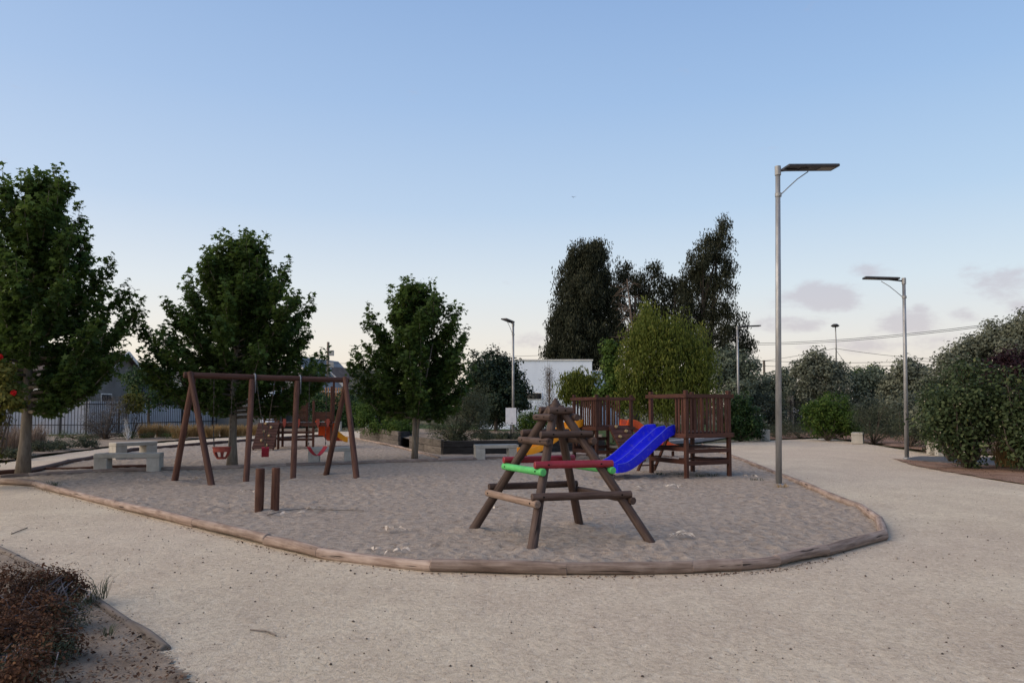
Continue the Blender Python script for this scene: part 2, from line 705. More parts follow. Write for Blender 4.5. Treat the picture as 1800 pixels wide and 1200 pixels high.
c = k.mix(k.rng(k.noise(v, 105, 3, .6), .58, .70, 0, .55), c, (.76, .70, .60))
k.color(c)
k.bump(k.math('ADD', k.math('ADD', k.math('MULTIPLY', n3, .35), n2), k.math('MULTIPLY', n4, .8)), .9, .03)

k = MN('bed_soil', .97, .1)
v = k.coord()
n2 = k.noise(v, 4, 6, .65)
n3 = k.noise(v, 60, 4, .7)
c = k.ramp(n2, [(.28, (.165, .125, .094)), (.5, (.265, .212, .165)), (.75, (.370, .305, .242))])
c = k.mix(k.rng(n3, .55, .68, 0, .6), c, (.095, .060, .045))
c = k.mix(k.rng(k.noise(v, 85, 3), .62, .70, 0, .5), c, (.46, .39, .31))
k.color(c)
k.bump(k.math('ADD', n2, k.math('MULTIPLY', n3, .7)), .8, .03)

k = MN('bark_mulch', .97, .1)
v = k.coord()
n2 = k.noise(v, 2.2, 6, .65)
n3 = k.noise(v, 55, 4, .7)
c = k.ramp(n2, [(.28, (.175, .105, .074)), (.5, (.270, .172, .125)), (.75, (.350, .245, .185))])
c = k.mix(k.rng(n3, .55, .68, 0, .6), c, (.09, .050, .036))
k.color(c)
k.bump(k.math('ADD', n2, n3), .8, .03)

k = MN('dry_ground', .97, .1)
v = k.coord()
n1 = k.noise(v, .25, 5, .6)
n2 = k.noise(v, 3, 6, .65)
c = k.ramp(n2, [(.28, (.115, .095, .062)), (.5, (.19, .155, .11)), (.75, (.27, .225, .165))])
k.color(k.mix(k.rng(n1, .42, .6, 0, .85), c, (.055, .075, .030)))
k.bump(n2, .8, .05)

k = MN('lawn_turf', .95, .1)
v = k.coord()
k.color(k.ramp(k.noise(v, 3, 6, .7), [(.3, (.035, .060, .022)), (.55, (.065, .095, .034)), (.8, (.13, .13, .06))]))
k.bump(k.noise(v, 40, 4), .9, .05)

k = MN('asphalt', .92, .2)
v = k.coord()
c = k.ramp(k.noise(v, 1.5, 5), [(.3, (.085, .087, .095)), (.7, (.125, .128, .138))])
k.color(k.mix(k.rng(k.noise(v, 120, 2), .6, .7, 0, .5), c, (.22, .22, .22)))
k.bump(k.noise(v, 120, 3), .4, .01)
k = MN('line_paint', .8, .2)
k.color(k.ramp(k.noise(k.coord(), 14, 5), [(.35, (.35, .34, .32)), (.6, (.55, .54, .52))]))

# --- buildings
k = MN('white_render', .9, .15)
v = k.coord()
st = k.rng(k.noise(k.coord((.8, .8, .12)), 2.0, 5, .6), .50, .85, 0, .14)
k.color(k.mix(st, k.ramp(k.noise(v, 1.2, 5), [(.3, (.68, .74, .84)), (.7, (.76, .82, .90))]), (.42, .44, .46)))
k.bump(k.noise(v, 25, 3), .2, .01)
k = MN('house_wall', .9, .15)
k.color(k.ramp(k.noise(k.coord(), 1.0, 5), [(.3, (.13, .125, .118)), (.7, (.19, .185, .178))]))
k = MN('blue_wall', .9, .15)
st = k.rng(k.noise(k.coord((1, 1, .15)), 1.4, 5, .6), .4, .75, 0, .5)
k.color(k.mix(st, (.58, .60, .65), (.40, .41, .45)))
k = MN('roof_shingle', .9, .15)
wv = k.n.new('ShaderNodeTexWave')
wv.bands_direction = 'Z'
wv.inputs['Scale'].default_value = 3.1
wv.inputs['Distortion'].default_value = 1.2
k.l.new(k.tc.outputs['Object'], wv.inputs['Vector'])
c = k.ramp(k.noise(k.coord(), 2.5, 5), [(.3, (.080, .066, .060)), (.7, (.135, .112, .102))])
k.color(k.mix(k.rng(wv.outputs[0], .0, .25, .5, 0), c, (.045, .038, .035)))
k = MN('roof_metal', .5, .4, .2)
k.color(k.ramp(k.noise(k.coord(), 2, 5), [(.3, (.115, .115, .12)), (.7, (.17, .17, .175))]))
k = MN('white_trim', .7, .3)
k.color(k.ramp(k.noise(k.coord(), 4, 4), [(.3, (.55, .54, .52)), (.7, (.68, .67, .65))]))
k = MN('window_glass', .08, .6)
k.color((.012, .014, .018))
k = MN('car_paint', .25, .5)
k.color((.66, .66, .68))
k.b.inputs['Coat Weight'].default_value = .6
k = MN('tyre_rubber', .8, .2)
k.color((.012, .012, .013))
k = MN('lamp_red', .3, .5)
k.color((.35, .01, .01))
k = MN('timber_screen', .8, .2)
k.color(k.ramp(k.noise(k.coord((8, 8, 1)), 2, 4), [(.3, (.30, .15, .08)), (.7, (.44, .25, .14))]))


def bark(name, a, b):
    k = MN(name, .95, .1)
    v = k.coord((6, 6, 1.3))
    n = k.noise(v, 3, 6, .65, .4)
    k.color(k.ramp(n, [(.3, a), (.7, b)]))
    k.bump(n, .7, .02)
    return k.m


bark('smooth_bark', (.115, .098, .080), (.235, .205, .170))
bark('dark_bark', (.060, .048, .040), (.125, .105, .090))
bark('twig_bark', (.10, .075, .06), (.19, .15, .12))


def leaf(name, dark, mid, light, transl=.22, rough=.6, spec=.12, tcol=None):
    k = MN(name, rough, spec)
    t = k.attr('tint')
    c = k.ramp(t, [(0.0, dark), (.55, mid), (1.0, light)])
    k.color(c)
    k.translucent(tcol or tuple(min(1, x * 1.5) for x in mid), transl)
    return k.m


leaf('sweetgum_leaf', (.028, .050, .014), (.074, .122, .028), (.215, .260, .058), .32)
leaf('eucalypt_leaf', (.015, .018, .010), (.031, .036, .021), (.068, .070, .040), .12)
leaf('willow_leaf', (.048, .068, .012), (.098, .122, .022), (.185, .185, .042))
leaf('olive_leaf', (.070, .092, .066), (.118, .145, .105), (.185, .208, .155), .15)
leaf('dark_olive', (.030, .042, .034), (.062, .080, .064), (.125, .145, .115), .1)
leaf('silver_leaf', (.095, .108, .078), (.150, .166, .122), (.225, .235, .175), .18)
leaf('laurel_leaf', (.018, .040, .015), (.038, .075, .024), (.095, .135, .040), .15, .45)
leaf('hibiscus_leaf', (.021, .035, .015), (.054, .078, .032), (.150, .172, .078), .2, .5)
leaf('bright_leaf', (.030, .060, .012), (.065, .115, .022), (.16, .19, .040), .2)
leaf('dusty_leaf', (.040, .052, .030), (.080, .095, .058), (.155, .160, .10), .12)
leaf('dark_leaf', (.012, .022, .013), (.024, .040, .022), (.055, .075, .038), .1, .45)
leaf('purple_leaf', (.016, .008, .011), (.030, .014, .018), (.055, .026, .030), .1)
leaf('grey_shrub', (.055, .052, .050), (.105, .100, .096), (.19, .180, .170), .08, .8)
leaf('rust_leaf', (.045, .022, .014), (.098, .046, .026), (.175, .095, .050), .12, .85, .15)
leaf('rust_green', (.030, .042, .026), (.062, .075, .046), (.115, .120, .080), .12, .8, .2)
leaf('gold_grass', (.19, .125, .055), (.33, .225, .105), (.47, .34, .18), .2, .9, .1)
leaf('green_grass', (.030, .058, .018), (.060, .095, .032), (.125, .135, .060), .2, .9, .1)
leaf('rose_leaf', (.050, .060, .014), (.105, .105, .022), (.19, .155, .035), .2)
leaf('dry_stem', (.14, .10, .075), (.24, .18, .14), (.36, .29, .23), .05, .9, .1)
leaf('dry_leaf', (.30, .245, .20), (.50, .43, .36), (.66, .60, .52), .1, .9, .1)
leaf('violet_stem', (.09, .08, .09), (.16, .145, .155), (.24, .22, .225), .05, .9, .1)
leaf('flower_red', (.42, .010, .012), (.55, .018, .018), (.65, .04, .03), .1)
leaf('flower_yellow', (.42, .30, .02), (.58, .45, .05), (.65, .55, .15), .1)
leaf('flower_pale', (.42, .38, .30), (.55, .50, .42), (.65, .60, .52), .1)
leaf('pebble', (.055, .045, .04), (.13, .105, .09), (.34, .30, .26), 0.0, .9, .15)
leaf('bark_chip', (.045, .026, .018), (.10, .058, .040), (.20, .13, .09), 0.0, .95, .1)

M = MATS

# ------------------------------------------------------------------ foliage builders
STAR = (np.array([(0, 0, 0)] + [q for k_ in range(5) for q in (
    (math.cos(math.pi * (.5 + .4 * k_)) * (1.0 if k_ in (0, 1, 4) else .82), math.sin(math.pi * (.5 + .4 * k_)) * (1.0 if k_ in (0, 1, 4) else .82), -.16),
    (math.cos(math.pi * (.7 + .4 * k_)) * .46, math.sin(math.pi * (.7 + .4 * k_)) * .46, .03))]) * .5,
    np.array([(0, i, i % 10 + 1) for i in range(1, 11)]))
DIAMOND = (np.array([(0, -.5, 0), (.3, 0, .06), (0, .5, -.04), (-.3, 0, .06)]), np.array([(0, 1, 2), (0, 2, 3)]))
OVATE = (np.array([(0, -.5, -.02), (.26, -.2, .05), (.25, .18, .04), (0, .5, -.09), (-.25, .18, .04), (-.26, -.2, .05)]),
         np.array([(0, 1, 2), (0, 2, 3), (0, 3, 4), (0, 4, 5)]))
LANCE = (np.array([(0, -.5, 0), (.085, 0, .015), (0, .5, -.03), (-.085, 0, .015)]), np.array([(0, 1, 2), (0, 2, 3)]))
SPRAY = (np.array([(0, -.5, 0), (.17, -.1, .03), (0, .5, -.03), (-.17, -.1, .03)]), np.array([(0, 1, 2), (0, 2, 3)]))
OCTA = (np.array([(.5, 0, 0), (0, .42, 0), (-.46, .05, 0), (0, -.5, 0), (.05, 0, .34), (0, 0, -.3)]),
        np.array([(0, 1, 4), (1, 2, 4), (2, 3, 4), (3, 0, 4), (1, 0, 5), (2, 1, 5), (3, 2, 5), (0, 3, 5)]))


def norm(a):
    return a / np.maximum(np.linalg.norm(a, axis=1, keepdims=True), 1e-9)


def leaves(name, C, Nn, S, tmpl, m, rs, parent=None, T=None, tint=None, loc=None):
    """one mesh of many small leaf shapes: centres, normals, sizes, optional long-axis directions"""
    n = len(C)
    C = np.asarray(C, float)
    Nn = norm(np.asarray(Nn, float))
    if T is None:
        T = rs.normal(size=(n, 3))
    T = T - Nn * np.sum(T * Nn, 1, keepdims=True)
    T = norm(T)
    B = np.cross(Nn, T)
    tv, tf = tmpl
    S = np.broadcast_to(np.asarray(S, float), (n,))
    V = C[:, None, :] + S[:, None, None] * (tv[None, :, 0:1] * B[:, None, :] + tv[None, :, 1:2] * T[:, None, :] + tv[None, :, 2:3] * Nn[:, None, :])
    Fc = (np.arange(n) * len(tv))[:, None, None] + tf[None]
    if tint is None:
        tint = rs.rand(n) ** 1.6
    tint = np.clip(tint, 0, 1)
    if loc is not None:
        V = V - np.array(loc)[None, None, :]
    me = np_mesh(name, V.reshape(-1, 3), Fc.reshape(-1, 3), m, attr=np.repeat(tint, len(tv)))
    o = bpy.data.objects.new(name, me)
    if loc is not None and parent is None:
        o.location = loc
    return link(o, parent)


def clumps(blobs, rs, per=26, cr=.16, shell=.55, up=.45, zs=.85, jag=.20):
    """blobs: (x,y,z,rx,ry,rz,n_clumps). Leaves gather in small clumps spread through each lobe, mostly near its outside."""
    Cs, Ns, Ts = [], [], []
    for (x, y, z, rx, ry, rz, n) in blobs:
        d = norm(rs.normal(size=(n, 3)))
        r = shell + (1 - shell) * rs.rand(n, 1) ** .6
        r = r * (1 + jag * np.clip(rs.normal(size=(n, 1)), -1.5, 1.7))
        cc = np.array((x, y, z)) + d * r * np.array((rx, ry, rz))
        base_t = rs.rand(n, 1) * .35
        k_ = rs.poisson(per, n)
        for i in range(n):
            q = max(3, k_[i])
            off = np.clip(rs.normal(size=(q, 3)), -1.7, 1.7) * (cr * (.7 + .6 * rs.rand())) * np.array((1, 1, zs))
            Cs.append(cc[i] + off)
            Ns.append(d[i] * .5 + norm(off + 1e-6) * .5 + np.array((0, 0, up)) + rs.normal(size=(q, 3)) * .45)
            Ts.append(np.full(q, base_t[i, 0]) + rs.rand(q) ** 2 * .65)
    return np.concatenate(Cs), np.concatenate(Ns), np.concatenate(Ts)


def stems_mesh(name, root, ends, r0, r1, m, parent, rs, bend=.15, sides=6, split=.35):
    mb = MB()
    root = Vector(root)
    for e in ends:
        e = Vector(e)
        mid = root.lerp(e, .45) + Vector((rs.normal() * bend, rs.normal() * bend, abs(rs.normal()) * bend * .4))
        q1 = root.lerp(mid, .5) + Vector((0, 0, bend * .3))
        mb.tube([root, q1, mid, mid.lerp(e, .55) + Vector((0, 0, bend * .2)), e], [r0, r0 * .8, (r0 + r1) * .45, r1 * 1.4, r1], sides)
    return mb.obj(name, m, parent, smooth=True)


def bush(name, label, cat, base, blobs, m, seed, size=.06, per=26, cr=.16, tmpl=OVATE, group=None, stem=.03, trunk=None,
         shell=.5, up=.45, extra=None, part='foliage', stem_name='stem', smat='dark_bark', sub=1.0):
    rs = np.random.RandomState(seed)
    base = Vector(base)
    root = empty(name, base, 0, label, cat, group)
    bl = [(b[0] - base.x, b[1] - base.y, b[2] - base.z, *b[3:]) for b in blobs]
    per = int(per * 1.6)
    size = size * 1.12
    C, Nn, T = clumps(bl, rs, per, cr, shell, up, .9, .28)
    keep = C[:, 2] > 0.015
    C, Nn, T = C[keep], Nn[keep], T[keep]
    S = size * (.65 + .7 * rs.rand(len(C)))
    leaves(part, C, Nn, S, tmpl, m, rs, root, tint=T)
    ends = []
    for b in bl:
        for _ in range(4):
            d = rs.normal(size=3); d /= np.linalg.norm(d)
            ends.append((b[0] + d[0] * b[3] * .7, b[1] + d[1] * b[4] * .7, max(.1, b[2] + d[2] * b[5] * .7)))
    stems_mesh(stem_name, (0, 0, -.03), ends, stem, stem * .25, M[smat], root, rs, .12)
    if extra:
        extra(root, C, Nn, rs)
    return root


# ==================================================================== THE SETTING
front_px = [(-330, 826), (-160, 836), (0, 848), (62, 852), (110, 865), (205, 889), (343, 922), (470, 953), (562, 975), (760, 998), (995, 1004),
            (1215, 1001), (1300, 997), (1365, 990), (1450, 972), (1553, 944), (1545, 917), (1515, 896), (1460, 875),
            (1410, 852), (1350, 828), (1300, 808), (1265, 795), (1235, 783)]
FRONT = [G(*p) for p in front_px]
back_px = [(-160, 842), (0, 841), (50, 838), (160, 831), (375, 824), (620, 815), (770, 810), (830, 808), (990, 803), (1110, 797), (1235, 783)]
BACK = [G(*p) for p in back_px]
side_px = [(-30, 838), (48, 832), (120, 815), (230, 793), (330, 784), (430, 776), (520, 769), (600, 766)]
SIDE = [G(*p) for p in side_px]
diag_px = [(600, 766), (690, 784), (772, 806)]
DIAG = [G(*p) for p in diag_px]

# ground: one sheet to the horizon
gp = MB()
gp.add([(-600, -60, -.075), (600, -60, -.075), (600, 900, -.075), (-600, 900, -.075)], [(0, 1, 2, 3)])
tag(gp.obj('ground', M['dry_ground']), 'dry soil ground under the whole park', None, None, 'structure')

gravel_far = [(0, 812), (100, 797), (200, 784), (300, 775), (430, 765), (560, 758), (638, 754), (636, 772), (705, 782), (722, 787), (780, 797), (920, 795),
              (1060, 790), (1150, 784), (1240, 778), (1340, 773), (1450, 769), (1500, 775), (1560, 784), (1640, 797), (1900, 800)]
gpoly = [Vector((-40, -8, 0)), Vector((-40, 13, 0)), Vector((-24, 17.5, 0))] + [G(*p) for p in gravel_far] + [Vector((42, 27, 0)), Vector((42, -8, 0))]
sheet('gravel_path', gpoly, -.030, M['gravel'], .10, .004, .5, label='pale compacted gravel path around the sand pit')

HOLL = [(-6.0, 15.4, .55, .06), (-5.25, 16.0, .55, .07), (-4.4, 16.65, .55, .07), (2.05, 15.9, .45, .05), (.565, 9.1, .7, .025), (.4, 21.2, .5, .05), (5.2, 23.8, .5, .04)]
MOUND = [(q.x, q.y) for q in (G(934, 969), G(1151, 958), G(1019, 920), G(828, 931), G(306, 848), G(373, 855), G(573, 833), G(627, 841), G(432, 850), G(515, 843), G(455, 899), G(483, 897))]


def sand_form(gx, gy):
    h = np.zeros(gx.shape)
    for x, y, r, d in HOLL:
        q = ((gx - x) ** 2 + (gy - y) ** 2) / r ** 2
        h += d * (-np.exp(-q) + .45 * np.exp(-((np.sqrt(q) - 1.5) / .45) ** 2))
    for x, y in MOUND:
        q = np.sqrt((gx - x) ** 2 + (gy - y) ** 2)
        h += .012 * np.exp(-((q - .12) / .07) ** 2) - .014 * np.exp(-((q - .33) / .13) ** 2)
    tr = vnoise(gx / .9 + 40, gy / .9, 77)
    return np.maximum(h + .02 * (tr - .5), -.055)


sand_poly = [p for p in FRONT] + [p for p in reversed(BACK)]
sheet('sand_pit', sand_poly, .012, M['sand'], .042, .031, .17, label='grey brown sand of the play pit', seed=11, fn=sand_form)
sand2 = SIDE + DIAG[1:] + [p for p in reversed(BACK[0:7])]
sheet('sand_area', sand2, .010, M['sand'], .06, .031, .17, label='sand strip behind the swings with benches', seed=21)

# ---- edging logs
def edging(name, pts, r, label, maxlen, m, z=None, lens=None, group=None):
    pts = [Vector((p.x, p.y, 0)) for p in pts]
    root = empty(name, pts[0], 0, label, 'log edging', group)
    o = pts[0]
    rr = _rng
    for a, b in zip(pts[:-1], pts[1:]):
        L = (b - a).length
        n = max(1, round(L / maxlen))
        for i in range(n):
            p, q = a.lerp(b, i / n), a.lerp(b, (i + 1) / n)
            d = (q - p).normalized()
            ra, rb = r * rr.uniform(.93, 1.07), r * rr.uniform(.93, 1.07)
            zz = (r * .50 if z is None else z - .02) + rr.uniform(-.006, .006)
            log('log', p - o + Vector((0, 0, zz)) - d * .010, q - o + Vector((0, 0, zz + rr.uniform(-.007, .007))) + d * .010,
                ra, m, root, rb, 18, max(4, int(L / n / .25)), .007, .07, .016)
    return root


edging('log_edging', FRONT, .058, 'weathered round log border along the front and path side of sand pit', 2.6, M['edging_timber'])
edging('log_edging', BACK[1:], .055, 'low half buried log line between swings and benches', 2.2, M['edging_timber'], .05)
edging('log_edging', SIDE, .07, 'dark log border between sand and the far path, behind the benches', 2.4, M['post_timber'], .07)
edging('log_edging', DIAG, .045, 'thin pale edging running diagonally from far path towards the tree', 2.4, M['edging_timber'], .05)
edging('log_edging', [G(70, 826), G(160, 824), G(260, 821)], .045, 'short dark second edging line beside the near bench', 2.4, M['post_timber'], .055)

# left planting bed in the foreground and its buried edging
bed_px = [(-120, 938), (-30, 952), (30, 978), (95, 1010), (160, 1048), (225, 1092), (290, 1135), (345, 1188), (380, 1260)]
BED = [G(*p) for p in bed_px]
sheet('planting_bed', BED + [Vector((-1.6, 1.6, 0)), Vector((-7, 1.6, 0)), Vector((-9, 6, 0))], -.008, M['bed_soil'], .05, .012, .3,
      label='brown planting bed at the near corner')
edging('log_edging', [G(-30, 950), G(30, 976), G(95, 1008), G(160, 1046), G(225, 1090), G(290, 1133)], .040, 'buried round edging along the near planting bed', 1.6, M['pole_timber'], -.012)

# mulch bed and asphalt at the right
mul = [G(*p) for p in [(1562, 803), (1600, 816), (1700, 834), (1800, 850), (1950, 875), (2300, 900), (2300, 822), (1950, 822), (1800, 819), (1690, 814), (1590, 807)]]
sheet('mulch_bed', mul, -.008, M['bark_mulch'], .08, .012, .3, label='red brown mulch bed under the round bushes')
asp = [G(*p) for p in [(1583, 804), (1590, 807), (1690, 814), (1800, 819), (1950, 822), (1950, 803), (1800, 803), (1610, 800)]]
sheet('asphalt_path', asp, -.014, M['asphalt'], .12, .002, .6, label='grey asphalt path behind the mulch bed')
asp2 = [G(*p) for p in [(1105, 777), (1150, 783), (1230, 777), (1262, 772), (1292, 766), (1285, 758), (1230, 760), (1140, 766)]]
sheet('asphalt_path', asp2, -.014, M['asphalt'], .2, .002, .6, label='grey asphalt path seen under the near play tower')
lp = [G(*p) for p in [(1140, 776), (1200, 771), (1240, 768), (1240, 769.5), (1200, 772.7), (1142, 778)]]
sheet('path_marking', lp, -.006, M['line_paint'], .08, 0, 1, label='worn white line on the asphalt path')
dirt = [G(*p) for p in [(606, 767), (640, 773), (705, 783), (722, 788), (780, 798), (920, 796), (1060, 791), (1150, 785), (1235, 783), (1110, 797), (990, 803), (830, 808), (772, 808), (690, 785)]]
sheet('dirt_strip', dirt, -.002, M['sand'], .10, .012, .3, label='trodden dirt between log line and sleeper planter')
lawn = [G(*p) for p in [(640, 753), (636, 770), (700, 779), (780, 790), (920, 790), (1060, 786), (1110, 776), (1140, 765), (1280, 757), (1280, 745), (640, 745)]]
sheet('lawn', lawn, -.025, M['lawn_turf'], .5, .02, 1.0, label='dull green lawn behind the planter')
lb = [G(*p) for p in [(-300, 822), (0, 811), (100, 796), (200, 783), (300, 774), (430, 764), (560, 757), (560, 752), (300, 757), (0, 768), (-300, 775)]]
sheet('shrub_bed', lb, -.004, M['bed_soil'], .3, .02, .8, label='dry soil bed in front of the metal fence')
rb = [G(*p) for p in [(1340, 772), (1450, 768), (1500, 774), (1560, 783), (1640, 796), (1900, 799), (1900, 770), (1340, 757)]]
sheet('shrub_bed', rb, -.004, M['bark_mulch'], .4, .02, .8, label='mulched strip under the far hedge')


# stones and litter on the path: nobody could count them
def scatter_px(n, rs, u0, u1, v0, v1, poly=None, bad=None):
    out = []
    while len(out) < n:
        u, v_ = rs.uniform(u0, u1), rs.uniform(v0, v1)
        p = G(u, v_)
        if bad is not None and inside(np.array([p.x]), np.array([p.y]), bad)[0]:
            continue
        if poly is not None and not inside(np.array([p.x]), np.array([p.y]), poly)[0]:
            continue
        out.append((p.x, p.y, 0.0))
    return np.array(out)


rs = np.random.RandomState(3)
SANDP = [(p.x, p.y) for p in sand_poly]
BEDP = [(p.x, p.y) for p in BED + [Vector((-1.6, 1.6, 0)), Vector((-7, 1.6, 0)), Vector((-9, 6, 0))]]
MULP = [(p.x, p.y) for p in mul]
P1 = scatter_px(1300, rs, 0, 1800, 1010, 1240, bad=SANDP)
P2 = scatter_px(700, rs, 0, 1800, 830, 1010, bad=SANDP)
P3 = scatter_px(75, rs, 0, 1800, 860, 1240, bad=SANDP)
PP_ = np.concatenate([P1, P2, P3])
sz = np.concatenate([rs.gamma(3, .0017, len(P1)), rs.gamma(3, .0026, len(P2)), .008 + .010 * rs.rand(len(P3))])
tn = np.concatenate([rs.rand(len(P1) + len(P2)) ** .7, rs.rand(len(P3)) * .35])
PP_[:, 2] = -.028 + sz * .12
nn = np.tile((0., 0., 1.), (len(PP_), 1)) + rs.normal(size=(len(PP_), 3)) * .2
tag(leaves('gravel_stones', PP_, nn, sz * 1.5, OCTA, M['pebble'], rs, tint=tn), 'loose little stones strewn over the gravel path', 'stones', None, 'stuff')
P4 = scatter_px(1300, rs, 0, 420, 960, 1235, poly=BEDP)
P4b = scatter_px(700, rs, 1560, 1900, 804, 870, poly=MULP)
P5 = []
for i in range(520):                       # dead leaves and chips gathered along the front log
    s_ = rs.randint(3, 14)
    a, b = FRONT[s_], FRONT[s_ + 1]
    p = a.lerp(b, rs.rand())
    nrm = Vector((-(b - a).y, (b - a).x, 0)).normalized() * (-1)
    p = p + nrm * (.09 + abs(rs.normal()) * .06)
    P5.append((p.x, p.y, 0))
PC = np.concatenate([P4, P4b, np.array(P5)])
PC[:, 2] = .004
PC[len(P4) + len(P4b):, 2] = -.024
tag(leaves('bark_litter', PC, np.tile((0., 0., 1.), (len(PC), 1)) + rs.normal(size=(len(PC), 3)) * .35, .012 + .025 * rs.rand(len(PC)), DIAMOND, M['bark_chip'], rs),
    'brown bark chips and dead leaf litter along beds and logs', 'litter', None, 'stuff')

# ==================================================================== PLAY EQUIPMENT
def hole(p, n_, r, parent):
    """a dark bolt hole on a log"""
    mb = MB()
    n_ = Vector(n_).normalized()
    mb.tube([Vector((0, 0, 0)), n_ * .006], r, 10)
    return mb.obj('bolt', M['bolt_hole'], parent, p)


# ---- log pyramid climber
def climber():
    c = Vector((.565, 9.1, 0))
    root = empty('log_climber', c, 0, 'brown log pyramid climbing frame with red and green painted rungs', 'climbing frame')
    feet = {'f': G(934, 969), 'r': G(1151, 958), 'b': G(1019, 920), 'l': G(828, 931)}
    apex = Vector((.535, 9.1, 1.60))
    legs = {}
    LR = .056
    for k_, p in feet.items():
        top = apex + (Vector((p.x, p.y, 0)) - Vector((apex.x, apex.y, 0))) * .045
        legs[k_] = (Vector((p.x, p.y, -.04)), top + Vector((0, 0, -.05)))
        log('leg', legs[k_][0] - c, legs[k_][1] - c, LR, M['climber_timber'], root, LR * .92, 18, 9, .008, .05, .008)
    # pointed cap
    mb = MB()
    n_ = 20
    prof = [(.10, -.10), (.092, -.015), (.048, .06), (.012, .115), (.0, .118)]
    for r_, z_ in prof:
        for i in range(n_):
            a = 2 * math.pi * i / n_
            mb.v.append((r_ * math.cos(a), r_ * math.sin(a), z_))
    for j in range(len(prof) - 1):
        for i in range(n_):
            mb.f.append((j * n_ + i, j * n_ + (i + 1) % n_, (j + 1) * n_ + (i + 1) % n_, (j + 1) * n_ + i))
    mb.f.append(tuple(range(n_ - 1, -1, -1)))
    cap = mb.obj('cap', M['climber_timber'], root, Vector((apex.x, apex.y, 1.545)) - c, smooth=True)

    def at(k_, z):
        a, b = legs[k_]
        return a.lerp(b, (z - a.z) / (b.z - a.z))

    def rung(ka, kb, z, r_, over_a, over_b, m, name='rung', holes=True):
        a, b = at(ka, z), at(kb, z)
        mid = (a + b) / 2
        out = Vector((mid.x - apex.x, mid.y - apex.y, 0))
        d = (b - a).normalized()
        out = (out - d * out.dot(d)).normalized()
        off = out * (LR * .92 + r_ * .72)
        p, q = a + off - d * over_a, b + off + d * over_b
        o = log(name, p - c, q - c, r_, m, root, None, 16, 6, .007, .04, .004)
        if holes:
            for e in (a, b):
                h = e + off + out * (r_ * .99) + Vector((0, 0, .004))
                t = (h - p).length / (q - p).length
                hb = hole((0, 0, 0), (0, 0, 1), .010, o)
                loc = o.rotation_quaternion.inverted() @ (h - p)
                hb.location = loc
                hb.rotation_mode = 'QUATERNION'
                hb.rotation_quaternion = o.rotation_quaternion.inverted() @ out.to_track_quat('Z', 'Y')
        return o

    tm, rd, gr, pl = M['climber_timber'], M['red_paint'], M['green_paint'], M['pale_rung']
    rr = .044
    for z, m, ov in ((.545, tm, .13), (.885, rd, .16), (1.225, tm, .15), (1.505, tm, .10)):
        rung('f', 'r', z, rr, ov, ov, m)
        rung('l', 'b', z + .005, rr, ov, ov * .9, m)
    for z, m, ov in ((.475, pl, .09), (.81, gr, .10), (1.145, tm, .12), (1.425, tm, .10)):
        rung('l', 'f', z, rr * .98, ov, ov * 1.2, m)
        rung('b', 'r', z, rr * .98, ov, ov * 1.2, tm if m is pl else m)
    return root


climber()

# ---- swing frame
BEAM_A = Vector((-6.55, 15.12, 2.20))
BEAM_B = Vector((-3.82, 17.02, 2.17))


def swing_frame():
    c = Vector((-5.2, 16.0, 0))
    root = empty('swing_frame', c, 0, 'brown log swing frame with slanted end legs and two middle posts', 'swing frame')
    m = M['swing_timber']
    d = (BEAM_B - BEAM_A).normalized()
    log('beam', BEAM_A - d * .16 - c, BEAM_B + d * .06 - c, .062, m, root, .06, 18, 10, .01, .05, .01)
    sd = Vector((d.y, -d.x, 0))
    for f, top in ((G(306, 848), BEAM_A), (G(373, 855), BEAM_A), (G(573, 833), BEAM_B), (G(627, 841), BEAM_B)):
        side = 1 if (f - Vector((top.x, top.y, 0))).dot(sd) > 0 else -1
        tp = Vector((top.x, top.y, top.z + .06)) + sd * side * .04
        tp = tp - d * (.05 if side > 0 else -.05)
        log('leg', Vector((f.x, f.y, -.03)) - c, tp - c, .066, m, root, .058, 18, 8, .01, .05, .01)
    for (u, v_, t) in ((432, 850, .36), (515, 843, .655)):
        f = G(u, v_)
        b = BEAM_A.lerp(BEAM_B, t)
        log('middle_post', Vector((f.x, f.y, -.03)) - c, Vector((b.x, b.y, b.z - .055)) + sd * .02 - c, .062, m, root, .058, 18, 7, .01, .05, .01)
        # steel strap looped over the beam
        mb = MB()
        pts = []
        e = b + d * .06
        pts.append(e + sd * .075 + Vector((0, 0, -.34)))
        for i in range(9):
            a = math.pi * i / 8
            pts.append(e + sd * math.cos(a) * .072 + Vector((0, 0, math.sin(a) * .072)))
        pts.append(e - sd * .075 + Vector((0, 0, -.34)))
        mb.tube([p - c for p in pts], .017, 6)
        mb.obj('strap', M['bracket_metal'], root, smooth=True)
    return d, sd


SW_D, SW_S = swing_frame()


def chain(mb, a, b, link=.05):
    a, b = Vector(a), Vector(b)
    n = int((b - a).length / link)
    q = (b - a).to_track_quat('Z', 'Y')
    for i in range(n):
        p = a.lerp(b, (i + .5) / n)
        w = (.020, .007) if i % 2 else (.007, .020)
        mb.box(p, (w[0], w[1], link * 1.12), q)


